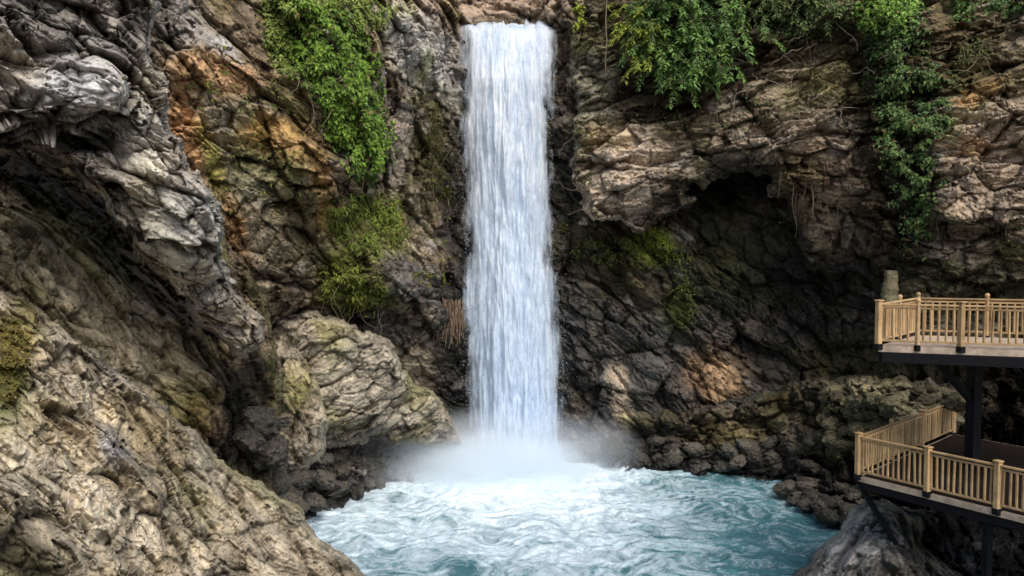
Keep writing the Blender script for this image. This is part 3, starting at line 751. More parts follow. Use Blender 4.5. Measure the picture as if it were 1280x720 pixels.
    tag(mesh_np('spray', V, F, dm, parent=root), kind='stuff')
    return root


build_fall()


def build_mist():
    m, nt = new_mat('mist_volume')
    L = nt.links
    out = N(nt, 'ShaderNodeOutputMaterial')
    v = N(nt, 'ShaderNodeVolumePrincipled')
    v.inputs['Color'].default_value = (0.90, 0.96, 1.0, 1)
    v.inputs['Anisotropy'].default_value = -0.25
    tc = N(nt, 'ShaderNodeTexCoord')
    ln = N(nt, 'ShaderNodeVectorMath'); ln.operation = 'LENGTH'
    L.new(tc.outputs['Object'], ln.inputs[0])
    n = N(nt, 'ShaderNodeTexNoise', Scale=2.2, Detail=3.0)
    L.new(tc.outputs['Object'], n.inputs['Vector'])
    rr = mathn(nt, 'ADD', ln.outputs['Value'], mathn(nt, 'MULTIPLY', mathn(nt, 'SUBTRACT', n.outputs[0], 0.5), 0.5))
    dn = ramp(nt, rr, [(0.0, 1.0), (0.3, 0.5), (0.55, 0.07), (0.85, 0.0)])
    L.new(mathn(nt, 'MULTIPLY', dn, 2.8), v.inputs['Density'])
    L.new(v.outputs[0], out.inputs['Volume'])
    import bmesh
    bm = bmesh.new(); bmesh.ops.create_icosphere(bm, subdivisions=3, radius=1)
    me = bpy.data.meshes.new('mist'); bm.to_mesh(me); bm.free()
    me.materials.append(m)
    o = bpy.data.objects.new('mist', me); COL.objects.link(o)
    o.location = (-0.9, 32.8, 0.1); o.scale = (8.6, 4.2, 3.3)
    tag(o, 'white spray mist rising where the waterfall hits the pool', 'mist', kind='stuff')


build_mist()

# ------------------------------------------------------------------ boulders
import bmesh


def boulder_mesh(seed, mat, flat=0.75):
    bm = bmesh.new(); bmesh.ops.create_icosphere(bm, subdivisions=5, radius=1)
    V = np.array([v.co[:] for v in bm.verts], F32)
    nn = V.copy()
    f, r, e = facets(V * 0.9 + seed * 7.7, seed, 0.15, 0.08)
    f2, r2, e2 = facets(V * 2.4 + seed * 3.3, seed + 1, 0.3, 0.06)
    V = V + nn * (0.24 * f + 0.08 * f2 + 0.18 * fbm(V * 0.8 + seed, 3, seed) + 0.03 * fbm(V * 6, 3, seed))[:, None]
    V[:, 2] *= flat
    me = bpy.data.meshes.new('boulder')
    for v, c in zip(bm.verts, V): v.co = c
    for fc in bm.faces: fc.smooth = True
    bm.to_mesh(me); bm.free()
    me.materials.append(mat)
    a = me.attributes.new('Wet', 'FLOAT', 'POINT')
    a.data.foreach_set('value', np.full(len(me.vertices), 0.45 if mat is M_BOULDER else 0.1, F32))
    return me


BD = [boulder_mesh(400 + k, M_BOULDER) for k in range(6)]
BM = [boulder_mesh(420 + k, M_BOULDER_MOSS, 0.7) for k in range(6)]


def boulder(px, py, d, r, lab, grp, protos, cat='boulder'):
    o = bpy.data.objects.new('boulder', random.choice(protos)); COL.objects.link(o)
    o.location = at(px, py, d)
    o.rotation_euler = (random.uniform(-.5, .5), random.uniform(-.5, .5), random.uniform(0, 6.28))
    o.scale = (r * random.uniform(0.85, 1.3), r * random.uniform(0.85, 1.2), r * random.uniform(0.75, 1.05))
    return tag(o, lab, cat, grp)


def wdist(py):
    v = (360 - py) / FPX
    return -9.5 * (FW[1] + UP[1] * v) / (FW[2] + UP[2] * v)


# pile at the water's edge
for k in range(46):
    t = random.random()
    px = 985 + 95 * t + random.uniform(-6, 8)
    top = 606 - 10 * t; bot = 628 + 42 * t
    py = random.uniform(top, bot)
    d = wdist(max(py, 600) + 6) - random.uniform(0, 0.8) - (bot - py) * 0.03
    boulder(px, py, min(d, 30.8), random.uniform(0.16, 0.42), 'dark wet boulder in the pile at the water near the platforms', 'dark boulders piled at the pool edge', BD)
for px, py, d, r in [(372, 600, 26.5, 0.5), (352, 622, 25.0, 0.55), (330, 606, 24.5, 0.45), (390, 628, 27.2, 0.55), (365, 632, 24.5, 0.45), (318, 588, 24.0, 0.38), (322, 530, 21.0, 0.55), (334, 568, 20.6, 0.55), (312, 552, 19.6, 0.4), (338, 596, 21.5, 0.5), (405, 600, 28.2, 0.5), (420, 612, 28.8, 0.45), (345, 598, 26.5, 0.5), (400, 575, 28.6, 0.45), (425, 590, 29.6, 0.4), (440, 575, 30.3, 0.35), (462, 590, 31.3, 0.35)]:
    boulder(px, py, d, r, 'dark boulder wedged in the gap beneath the rounded tan knob', 'dark boulders in the gap at the left shore', BD)
for k in range(80):
    px = random.uniform(1030, 1205); py = random.uniform(486, 560)
    if px > 1130 and py > 525: py -= 30
    j = L_RB.look(px, py)
    if j < 0: continue
    o = boulder(px, py, 1, random.uniform(0.16, 0.42), 'mossy brown boulder on the ledge behind the platforms', 'mossy boulders on the right ledge', BM)
    o.location = L_RB.p[j]
for k in range(26):
    px = random.uniform(800, 1030); py = random.uniform(545, 585)
    j = L_RB.look(px, py)
    if j < 0: continue
    o = boulder(px, py, 1, random.uniform(0.22, 0.5), 'dark wet rock lying along the far right shoreline', 'dark rocks along the far shore', BD)
    o.location = L_RB.p[j]
for px, py, d, r in [(838, 523, 33.9, 0.42), (806, 524, 34.3, 0.4), (768, 560, 34.0, 0.5), (735, 562, 34.5, 0.4)]:
    boulder(px, py, d, r, 'pale grey block at the foot of the dark wall right of the waterfall', 'pale blocks right of the waterfall', BM)
boulder(330, 595, 23.2, 0.3, 'small pale grey boulder caught in the dark gap at the left shore', None, BM)

# ------------------------------------------------------------------ vegetation


def leaf_geo(P, Nrm, Tip, size, width=0.55, fold=0.25):
    """arrays of leaves -> verts (n*6,3), faces quads (n*2). Tip = direction of the leaf axis"""
    T = Tip / (np.linalg.norm(Tip, axis=1, keepdims=True) + 1e-9)
    S = np.cross(T, Nrm); S /= np.linalg.norm(S, axis=1, keepdims=True) + 1e-9
    Up = np.cross(S, T)
    s = size[:, None]
    base = P; mid = P + T * s * 0.45 + Up * s * 0.06; tip = P + T * s - Up * s * 0.12
    l = P + T * s * 0.40 + S * s * width * 0.5 + Up * s * fold; r = P + T * s * 0.40 - S * s * width * 0.5 + Up * s * fold
    V = np.stack([base, l, tip, mid, r], 1).reshape(-1, 3)
    n = len(P); o = np.arange(n)[:, None] * 5
    F = np.concatenate([o + np.array([[0, 3, 2, 1]]), o + np.array([[0, 4, 2, 3]])], 0)
    return V, F


def poly_samples(poly, n):
    P = np.array(poly, float)
    out = []
    while len(out) < n:
        q = np.stack([RNG.uniform(P[:, 0].min(), P[:, 0].max(), n * 2), RNG.uniform(P[:, 1].min(), P[:, 1].max(), n * 2)], -1)
        s = poly_sd(q[:, 0], q[:, 1], poly)
        for a in q[s > 0]: out.append(a)
    return np.array(out[:n])


def foliage(name, lay, poly, n, size, thick, light, dark, seed, width=0.6, gap=0.0, droop=0.6, parent=None, outn=0.8, edge_soft=16):
    """leaf clumps growing out of a rock layer inside a picture outline"""
    q = poly_samples(poly, n)
    sd = poly_sd(q[:, 0], q[:, 1], poly)
    j = lay.look(q[:, 0], q[:, 1])
    ok = j >= 0
    q = q[ok]; j = j[ok]; sd = sd[ok]
    P = lay.p[j].astype(float); Nn = lay.n[j].astype(float)
    cl = fbm(P * 1.3 + seed, 3, seed); cl2 = fbm(P * 3.1 + seed, 2, seed + 5)
    keep = (cl + cl2 * 0.6 + 0.25 > gap - 0.0) & ((sd > edge_soft) | (RNG.random(len(sd)) < (sd / edge_soft) ** 1.2 + 0.1 * (cl > 0)))
    P = P[keep]; Nn = Nn[keep]; cl = cl[keep]; cl2 = cl2[keep]; sd = sd[keep]
    m = len(P)
    lift = RNG.random(m) ** 0.7
    bul = np.clip(sd / (edge_soft * 2.2), 0.15, 1) * (0.45 + 0.9 * smooth(-0.4, 0.4, cl))
    P = P + Nn * (lift * thick * bul)[:, None] + np.array([0, 0, 1]) * (lift * thick * 0.3 * bul)[:, None]
    nr = Nn * outn + np.array([0, -0.2, 0.75]) + RNG.normal(0, 0.42, (m, 3))
    nr /= np.linalg.norm(nr, axis=1, keepdims=True)
    tip = RNG.normal(0, 0.7, (m, 3)) + Nn * 0.5 - np.array([0, 0, 1]) * droop
    tip -= nr * (tip * nr).sum(1, keepdims=True)
    s = size * RNG.uniform(0.6, 1.35, m)
    V, F = leaf_geo(P, nr, tip, s, width)
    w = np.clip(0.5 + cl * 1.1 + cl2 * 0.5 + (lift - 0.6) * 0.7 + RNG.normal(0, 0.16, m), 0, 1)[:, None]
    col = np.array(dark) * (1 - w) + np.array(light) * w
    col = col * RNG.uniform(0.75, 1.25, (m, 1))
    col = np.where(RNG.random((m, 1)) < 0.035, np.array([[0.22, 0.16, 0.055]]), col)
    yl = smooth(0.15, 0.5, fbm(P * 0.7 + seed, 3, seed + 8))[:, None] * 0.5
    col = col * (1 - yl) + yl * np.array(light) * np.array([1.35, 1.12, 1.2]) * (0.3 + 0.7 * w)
    c = np.repeat(col, 5, 0)
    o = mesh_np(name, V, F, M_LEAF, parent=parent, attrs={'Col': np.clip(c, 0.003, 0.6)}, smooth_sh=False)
    return o


def tube_geo(pts, rad, k=5):
    pts = np.asarray(pts, float); n = len(pts)
    rad = np.broadcast_to(np.asarray(rad, float), (n,))
    T = np.gradient(pts, axis=0); T /= np.linalg.norm(T, axis=1, keepdims=True) + 1e-9
    A = np.cross(T, np.array([0.31, 0.87, 0.21])); A /= np.linalg.norm(A, axis=1, keepdims=True) + 1e-9
    Bv = np.cross(T, A)
    an = np.arange(k) * 2 * math.pi / k
    V = pts[:, None] + rad[:, None, None] * (np.cos(an)[None, :, None] * A[:, None] + np.sin(an)[None, :, None] * Bv[:, None])
    V = V.reshape(-1, 3)
    F = []
    for i in range(n - 1):
        for a in range(k):
            b = (a + 1) % k
            F.append((i * k + a, i * k + b, (i + 1) * k + b, (i + 1) * k + a))
    return V, np.array(F)


def merge(parts):
    Vs, Fs, o = [], [], 0
    for V, F in parts:
        Vs.append(V); Fs.append(F + o); o += len(V)
    return np.concatenate(Vs), np.concatenate(Fs)


def vine_stems(lay, poly, n, seed, length=1.6, r=0.012, down=True):
    parts = []
    q = poly_samples(poly, n)
    for a in q:
        j = lay.look(a[0], a[1])
        if j < 0: continue
        p = lay.p[j].astype(float) + lay.n[j] * 0.06
        pts = [p]
        v = np.array([RNG.normal(0, .3), -0.2, -1 if down else 1.0])
        for s in range(9):
            v = v + RNG.normal(0, 0.28, 3); v /= np.linalg.norm(v)
            pts.append(pts[-1] + v * length / 9 + np.array([0, -0.01, 0]))
        parts.append(tube_geo(pts, np.linspace(r, r * 0.4, 10), 4))
    return parts


def plant(name, label, cat, lay, poly, n, size, thick, light, dark, seed, group=None, stems=10, **kw):
    c = np.mean(np.array(poly, float), 0)
    root = empty(name, (0, 0, 0))
    tag(root, label, cat, group)
    foliage('foliage', lay, poly, n, size, thick, light, dark, seed, parent=root, **kw)
    if stems:
        for V, F in vine_stems(lay, poly, stems, seed):
            mesh_np('stem', V, F, M_ROOT, parent=root)
    return root


G_L = (0.16, 0.30, 0.035); G_M = (0.085, 0.185, 0.028); G_D = (0.018, 0.05, 0.010); G_Y = (0.26, 0.34, 0.04)
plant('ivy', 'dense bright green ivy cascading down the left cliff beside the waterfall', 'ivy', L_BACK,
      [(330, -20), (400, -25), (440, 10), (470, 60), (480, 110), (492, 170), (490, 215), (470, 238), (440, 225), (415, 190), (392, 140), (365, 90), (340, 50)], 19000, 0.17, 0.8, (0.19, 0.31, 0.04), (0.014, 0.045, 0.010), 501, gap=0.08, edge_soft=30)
plant('creeper', 'pale olive creeper on the left cliff above the ivy at the top edge', 'creeper', L_BACK,
      [(322, -20), (395, -25), (480, -20), (500, 20), (470, 45), (420, 30), (380, 60), (375, 110), (345, 90), (325, 40)], 7000, 0.16, 0.5, (0.27, 0.33, 0.07), (0.06, 0.085, 0.02), 505, gap=0.02)
plant('creeper', 'thin yellow green weeds on the ledge below the ivy', 'weeds', L_BACK,
      [(400, 245), (440, 238), (500, 240), (520, 275), (505, 310), (470, 330), (430, 310), (405, 290)], 3000, 0.20, 0.4, (0.26, 0.32, 0.06), (0.05, 0.075, 0.02), 509, gap=0.2, width=0.3)
plant('creeper', 'mossy green plants on the lower left ledge above the pale outcrop', 'weeds', L_BACK,
      [(385, 335), (420, 315), (470, 335), (490, 370), (470, 395), (420, 390), (390, 370)], 2400, 0.18, 0.35, (0.24, 0.27, 0.05), (0.04, 0.05, 0.015), 513, gap=0.22, width=0.35)
plant('grass_tuft', 'dry olive grass hanging on the cliff just left of the waterfall', 'grass', L_BACK,
      [(515, 115), (550, 110), (572, 170), (576, 260), (545, 265), (520, 210)], 2200, 0.22, 0.25, (0.15, 0.15, 0.045), (0.035, 0.04, 0.015), 517, gap=0.2, width=0.14, droop=1.4)
plant('moss_cushion', 'small yellow green moss patch on dark rock left of the fall', 'moss', L_BACK,
      [(500, 338), (560, 338), (570, 355), (520, 362)], 700, 0.10, 0.15, (0.20, 0.22, 0.03), (0.05, 0.06, 0.015), 521, stems=0, gap=0.2, edge_soft=6)
plant('ivy', 'long green ivy curtain hanging down the right cliff above the upper platform', 'ivy', L_OH,
      [(1068, 10), (1090, -20), (1150, -20), (1162, 30), (1185, 90), (1196, 150), (1188, 215), (1168, 280), (1160, 330), (1130, 322), (1110, 260), (1090, 190), (1078, 110)], 9500, 0.17, 0.55, (0.14, 0.22, 0.06), (0.018, 0.045, 0.014), 525, gap=0.17, edge_soft=26)
plant('ivy', 'light green leafy clump at the head of the right ivy curtain', 'ivy', L_OH,
      [(1066, 20), (1080, -20), (1150, -25), (1158, 20), (1140, 48), (1105, 55), (1075, 45)], 2600, 0.19, 0.8, (0.24, 0.38, 0.06), (0.06, 0.14, 0.02), 529)
plant('creeper', 'dark green undergrowth along the top edge of the right cliff', 'undergrowth', L_OH,
      [(930, -30), (1070, -30), (1075, 30), (1040, 50), (990, 60), (950, 40)], 2600, 0.15, 0.4, (0.10, 0.15, 0.035), (0.02, 0.035, 0.012), 533, gap=0.2)
plant('creeper', 'green leaves trailing over the rock at the top right corner', 'creeper', L_OH,
      [(1180, -25), (1290, -25), (1295, 20), (1250, 30), (1220, 20), (1200, 40), (1185, 20)], 1600, 0.17, 0.4, (0.12, 0.22, 0.05), (0.03, 0.06, 0.02), 537, gap=0.1)
plant('creeper', 'olive weeds clinging to the rock right of the ivy curtain', 'weeds', L_OH,
      [(1180, 50), (1240, 40), (1245, 80), (1215, 110), (1200, 150), (1188, 110)], 1200, 0.14, 0.25, (0.13, 0.14, 0.04), (0.03, 0.035, 0.015), 539, gap=0.2)
plant('moss_cushion', 'bright moss patch on the rock below the right overhang', 'moss', L_BACK,
      [(785, 285), (810, 278), (838, 300), (845, 325), (820, 325), (795, 310)], 900, 0.17, 0.3, (0.24, 0.29, 0.03), (0.05, 0.07, 0.015), 541, stems=0, edge_soft=6)
plant('moss_cushion', 'dark moss hanging on the cave wall right of the waterfall', 'moss', L_BACK,
      [(695, 230), (720, 285), (790, 300), (870, 310), (870, 400), (845, 410), (830, 340), (760, 330), (700, 330)], 2600, 0.15, 0.25, (0.10, 0.115, 0.022), (0.018, 0.022, 0.008), 545, stems=0, gap=0.25, edge_soft=10)
plant('fern', 'small bright green fern on the cliff just right of the waterfall crest', 'fern', L_OH,
      [(708, 8), (728, 5), (732, 30), (722, 42), (710, 30)], 320, 0.18, 0.4, (0.30, 0.36, 0.03), (0.12, 0.16, 0.02), 549, stems=4, edge_soft=3)
plant('creeper', 'dark green weeds in the crevice at the right edge of the waterfall', 'weeds', L_OH,
      [(712, 120), (735, 150), (745, 260), (722, 250), (714, 190)], 700, 0.14, 0.2, (0.09, 0.11, 0.03), (0.02, 0.03, 0.01), 551, gap=0.15, width=0.3, edge_soft=6)
plant('moss_cushion', 'yellow brown moss on the foreground slope at the left edge', 'moss', L_A,
      [(-30, 385), (20, 390), (40, 420), (38, 480), (10, 510), (-30, 500)], 2600, 0.045, 0.07, (0.20, 0.16, 0.03), (0.06, 0.05, 0.015), 553, stems=0, gap=0.12, edge_soft=12)


for lab, lay, poly, n, sz, lt, dk, sd in [
    ('sparse olive weeds dotted over the orange rock at upper left', L_BACK, [(215, 30), (330, 40), (370, 130), (400, 230), (340, 300), (270, 270), (230, 150)], 700, 0.16, (0.20, 0.24, 0.05), (0.06, 0.07, 0.02), 561),
    ('thin green weeds in the cracks of the cliff above the dry stalk bundle', L_BACK, [(470, 240), (560, 200), (575, 340), (520, 340), (480, 310)], 900, 0.15, (0.19, 0.23, 0.05), (0.04, 0.05, 0.018), 565),
    ('thin green weeds over the grey rock between the waterfall and the shrubs', L_OH, [(712, 30), (780, 60), (800, 150), (760, 180), (720, 160)], 800, 0.14, (0.16, 0.18, 0.05), (0.04, 0.05, 0.018), 569),
    ('scattered weeds under the bushy shrub on the right cliff', L_OH, [(800, 110), (960, 110), (1060, 60), (1060, 150), (900, 170), (800, 170)], 1100, 0.15, (0.15, 0.18, 0.05), (0.03, 0.04, 0.015), 573),
    ('sparse green weeds on the rock wall above the upper platform', L_OH, [(1180, 230), (1290, 250), (1290, 370), (1130, 370), (1150, 320)], 700, 0.14, (0.14, 0.17, 0.05), (0.04, 0.045, 0.018), 577)]:
    plant('weed', lab, 'weeds', lay, poly, n, sz, 0.15, lt, dk, sd, stems=0, gap=0.35, width=0.4, edge_soft=20)


# arching shrub at the top of the right cliff
def build_shrub(name, label, lay, bases, nbr, length, lsize, light, dark, seed):
    root = empty(name, (0, 0, 0)); tag(root, label, 'shrub')
    stems = []; LP = []; LN = []; LT = []; LS = []; LC = []
    for k in range(nbr):
        a = bases[RNG.integers(len(bases))]
        x = a[0] + RNG.normal(0, a[2]); y = a[1] + RNG.normal(0, a[3])
        j = lay.look(x, y)
        if j < 0: continue
        p = lay.p[j].astype(float)
        v = np.array([RNG.normal(0, 0.75), -RNG.uniform(0.3, 1.0), RNG.uniform(-0.1, 1.0)]); v /= np.linalg.norm(v)
        ln = length * RNG.uniform(0.5, 1.2)
        pts = [p]; ns = 12
        shade = RNG.random()
        for s in range(ns):
            v = v + np.array([0, 0, -0.16]) + RNG.normal(0, 0.05, 3); v /= np.linalg.norm(v)
            pts.append(pts[-1] + v * ln / ns)
            if s > 1:
                for sgn in (-1, 1):
                    side = np.cross(v, [0, 0, 1.0]); side /= np.linalg.norm(side) + 1e-9
                    for rep in range(2):
                        LP.append(pts[-1] + RNG.normal(0, 0.02, 3)); LT.append(v * 0.6 + side * sgn * RNG.uniform(0.5, 1.1) + RNG.normal(0, 0.25, 3))
                        LN.append(np.array([0, -0.35, 1.0]) + RNG.normal(0, 0.3, 3)); LS.append(lsize * RNG.uniform(0.6, 1.3))
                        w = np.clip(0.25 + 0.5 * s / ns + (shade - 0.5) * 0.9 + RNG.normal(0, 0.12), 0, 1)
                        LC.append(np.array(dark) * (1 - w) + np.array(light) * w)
        stems.append(tube_geo(pts, np.linspace(0.02, 0.006, len(pts)), 4))
    V, F = leaf_geo(np.array(LP), np.array(LN), np.array(LT), np.array(LS), 0.34, 0.10)
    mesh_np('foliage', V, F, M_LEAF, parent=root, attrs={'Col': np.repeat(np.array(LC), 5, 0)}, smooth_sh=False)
    V, F = merge(stems)
    mesh_np('stem', V, F, M_ROOT, parent=root)
    return root


build_shrub('shrub', 'bushy green shrub with arching leafy branches at the top of the right cliff', L_OH, [(830, 20, 20, 18), (870, 30, 28, 24), (910, 25, 20, 18), (845, 70, 22, 20), (880, 80, 24, 14)], 260, 1.6, 0.24, (0.19, 0.33, 0.07), (0.02, 0.06, 0.018), 0)
build_shrub('shrub', 'yellow green shrub leaning over the rock left of the bushy shrub', L_OH, [(795, 25, 10, 18), (800, 60, 8, 14)], 70, 1.3, 0.22, (0.38, 0.44, 0.06), (0.08, 0.13, 0.03), 0)
build_shrub('shrub', 'sparse olive shrub on the top edge between the bushy shrub and ivy curtain', L_OH, [(960, 8, 18, 12), (1010, 5, 22, 10)], 50, 1.2, 0.20, (0.17, 0.22, 0.06), (0.03, 0.05, 0.02), 0)

# roots
for k in range(22):
    x = RNG.uniform(925, 1070); y = RNG.uniform(55, 150)
    j = L_OH.look(x, y)
    if j < 0: continue
    p = L_OH.p[j].astype(float) + L_OH.n[j] * 0.25
    v = np.array([RNG.choice([-1, 1]) * RNG.uniform(0.5, 1.2), -0.25, RNG.uniform(-0.7, 0.3)])
    pts = [p]
    for s in range(14):
        v = v + RNG.normal(0, 0.30, 3) + np.array([0, 0.02, -0.10]); v /= np.linalg.norm(v)
        pts.append(pts[-1] + v * 0.14)
    V, F = tube_geo(pts, np.linspace(RNG.uniform(0.008, 0.024), 0.004, len(pts)), 6)
    o = mesh_np('dry_root', V, F, M_ROOT, loc=p)
    tag(o, 'bare tan root twisting over the right cliff below the shrubs', 'root', 'bare roots on the right cliff')
for k in range(10):
    x = RNG.uniform(965, 1085); y = RNG.uniform(190, 270)
    j = L_OH.look(x, y)
    if j < 0: continue
    p = L_OH.p[j].astype(float) + L_OH.n[j] * 0.12
    pts = [p]; v = np.array([RNG.normal(0, .15), -0.1, -1])
    for s in range(10):
        v = v + RNG.normal(0, 0.14, 3); v[2] -= 0.1; v /= np.linalg.norm(v)
        pts.append(pts[-1] + v * RNG.uniform(0.12, 0.24))
    V, F = tube_geo(pts, np.linspace(RNG.uniform(0.010, 0.024), 0.004, len(pts)), 6)
    tag(mesh_np('hanging_root', V, F, M_ROOT, loc=p), 'brown root hanging over the mouth of the cave', 'root', 'roots hanging over the cave')
parts = []
for k in range(90):
    x = RNG.uniform(546, 579); y = RNG.uniform(372, 392)
    p = at(x, y, 34.2 + RNG.uniform(-0.2, 0.2)); pts = [p]; v = np.array([0.0, 0, -1])
    for s in range(9):
        v = v + RNG.normal(0, 0.075, 3) + np.array([0, 0, -0.06]); v /= np.linalg.norm(v); pts.append(pts[-1] + v * RNG.uniform(0.06, 0.22))
    parts.append(tube_geo(pts, np.linspace(0.032, 0.012, 10), 5))
V, F = merge(parts)
M_ROOT2 = simple_mat('dead_stalks', (0.09, 0.06, 0.04), (0.26, 0.18, 0.12), 14, 0.8, (1, 1, 0.3))
tag(mesh_np('dry_stalk_bundle', V, F, M_ROOT2), 'bundle of dry brown stalks hanging against the left edge of the waterfall', 'stalks')
p = at(758, -15, 33.2); pts = [p + np.array([0.02 * math.sin(i), 0, -i * 0.28]) for i in range(13)]
V, F = tube_geo(pts, 0.022, 6)
tag(mesh_np('hanging_vine', V, F, M_ROOT), 'single thin vine hanging straight down the rock right of the waterfall', 'vine')


# ------------------------------------------------------------------ platforms
MATS = {}


def beam(name, a, b, w, h, mat, parent, bev=0.008, up=(0, 0, 1)):
    a = Vector(a); b = Vector(b); d = b - a; L = d.length; d.normalize()
    upv = Vector(up)
    if abs(d.dot(upv)) > 0.95: upv = Vector((1, 0.35, 0)).normalized()
    s = d.cross(upv).normalized(); u = s.cross(d).normalized()
    bm = bmesh.new(); bmesh.ops.create_cube(bm, size=1)
    for v in bm.verts: v.co = Vector((v.co.x * w, v.co.y * h, v.co.z * L))
    bmesh.ops.bevel(bm, geom=list(bm.edges), offset=min(bev, w * 0.3, h * 0.3), segments=1, affect='EDGES')
    me = bpy.data.meshes.new(name); bm.to_mesh(me); bm.free(); me.materials.append(mat)
    o = bpy.data.objects.new(name, me); COL.objects.link(o)
    M = Matrix((s, u, d)).transposed().to_4x4(); M.translation = (a + b) / 2
    if parent is not None:
        o.parent = parent
        o.matrix_basis = M
    MATS[o.name] = M
    return o


def prism(name, pts, z0, z1, mat, parent):
    n = len(pts)
    bm = bmesh.new()
    lo = [bm.verts.new((p[0], p[1], z0)) for p in pts]; hi = [bm.verts.new((p[0], p[1], z1)) for p in pts]
    bm.faces.new(hi); bm.faces.new(lo[::-1])
    for i in range(n): bm.faces.new((lo[i], lo[(i + 1) % n], hi[(i + 1) % n], hi[i]))
    bmesh.ops.recalc_face_normals(bm, faces=list(bm.faces))
    me = bpy.data.meshes.new(name); bm.to_mesh(me); bm.free(); me.materials.append(mat)
    o = bpy.data.objects.new(name, me); COL.objects.link(o); o.parent = parent
    return o


def ball(name, p, r, mat, parent):
    bm = bmesh.new(); bmesh.ops.create_uvsphere(bm, u_segments=12, v_segments=8, radius=r)
    for f in bm.faces: f.smooth = True
    me = bpy.data.meshes.new(name); bm.to_mesh(me); bm.free(); me.materials.append(mat)
    o = bpy.data.objects.new(name, me); COL.objects.link(o); o.parent = parent; o.location = p
    MATS[o.name] = Matrix.Translation(Vector(p))
    return o


def lerp2(a, b, t): return (a[0] + (b[0] - a[0]) * t, a[1] + (b[1] - a[1]) * t)


def railing(root, a, b, z, posts, spacing=0.155, h=1.0, gap=0.13, bw=0.045):
    """posts: list of (t, kind) along a->b; kind 'square' or 'ball'"""
    L = math.hypot(b[0] - a[0], b[1] - a[1])
    beam('handrail', (*a, z + h), (*b, z + h), 0.085, 0.045, M_WOOD, root)
    beam('top_rail', (*a, z + h - 0.08), (*b, z + h - 0.08), 0.035, 0.05, M_WOOD, root)
    beam('bottom_rail', (*a, z + gap), (*b, z + gap), 0.04, 0.055, M_WOOD, root)
    for t, kind in posts:
        p = lerp2(a, b, t)
        w = 0.125 if kind == 'square' else 0.085
        po = beam('newel_post', (*p, z + 0.04), (*p, z + h + 0.07), w, w, M_WOOD, root)
        if kind == 'square':
            c = beam('post_cap', (*p, z + h + 0.074), (*p, z + h + 0.11), w + 0.04, w + 0.04, M_WOOD, root)
        else:
            c = ball('post_cap', (p[0], p[1], z + h + 0.11), 0.062, M_WOOD, root)
        s = beam('post_shoe', (*p, z - 0.10), (*p, z + 0.036), w + 0.03, w + 0.03, M_STEEL, root)
        for q in (c, s):
            q.parent = po; q.matrix_basis = MATS[po.name].inverted() @ MATS[q.name]
    n = int(L / spacing)
    for i in range(1, n):
        t = i / n
        if any(abs(t - tp) * L < 0.08 for tp, _ in posts): continue
        p = lerp2(a, b, t)
        q = (p[0] + random.gauss(0, 0.006), p[1] + random.gauss(0, 0.006)); p = (p[0] + random.gauss(0, 0.006), p[1] + random.gauss(0, 0.006))
        beam('baluster', (*p, z + gap + 0.03), (*q, z + h - 0.106), bw, bw, M_WOOD, root, 0.006)


def xy(px, d): return ((px - 640) / FPX * d, d)


# lower platform
zl = 9.5 - 5.76
Pc = xy(1078, 20.0); Pf = xy(1281, 17.0)
fd = (Pf[0] - Pc[0], Pf[1] - Pc[1]); Pf2 = (Pc[0] + fd[0] * 1.35, Pc[1] + fd[1] * 1.35)
Pb = xy(1197, 24.6)
Pr = (Pf2[0] + (Pb[0] - Pc[0]), Pf2[1] + (Pb[1] - Pc[1]))
low = empty('viewing_platform', (Pc[0], Pc[1], zl)); tag(low, 'lower wooden viewing platform with slatted railing jutting over the pool', 'platform')
low.location = (0, 0, 0)
ins = lambda p, c, t: (p[0] + (c[0] - p[0]) * t, p[1] + (c[1] - p[1]) * t)
cen = ((Pc[0] + Pr[0]) / 2, (Pc[1] + Pr[1]) / 2)
prism('deck_floor', [Pc, Pf2, Pr, Pb], zl - 0.14, zl - 0.012, M_DECK, low)
prism('deck_boards', [ins(Pc, cen, 0.035), ins(Pf2, cen, 0.035), ins(Pr, cen, 0.02), ins(Pb, cen, 0.02)], zl - 0.01, zl, M_BOARD, low)  # thin top layer, its colour holding the upper deck's shadow
railing(low, Pc, Pf2, zl, [(0.0, 'square'), (0.352, 'square'), (0.66, 'square')], spacing=0.13)
railing(low, Pc, Pb, zl, [(0.30, 'ball'), (0.62, 'square'), (0.998, 'square')], spacing=0.15)
a_, b_ = ins(Pc, cen, 0.03), ins(Pf2, cen, 0.03)
beam('edge_beam', (*a_, zl - 0.24), (*b_, zl - 0.24), 0.16, 0.2, M_STEEL, low)
b2_ = ins(Pb, cen, 0.03)
beam('edge_beam', (*a_, zl - 0.242), (*b2_, zl - 0.242), 0.15, 0.19, M_STEEL, low)
foot = at(1135, 706, 20.2)
beam('brace', (Pc[0] + 0.05, Pc[1] + 0.05, zl - 0.2), tuple(foot), 0.13, 0.13, M_STEEL, low)
pp = ins(lerp2(Pc, Pf2, 0.62), cen, 0.05)
beam('support_post', (*pp, zl - 0.35), (pp[0] + 0.25, pp[1] + 0.4, -0.5), 0.16, 0.16, M_STEEL, low)

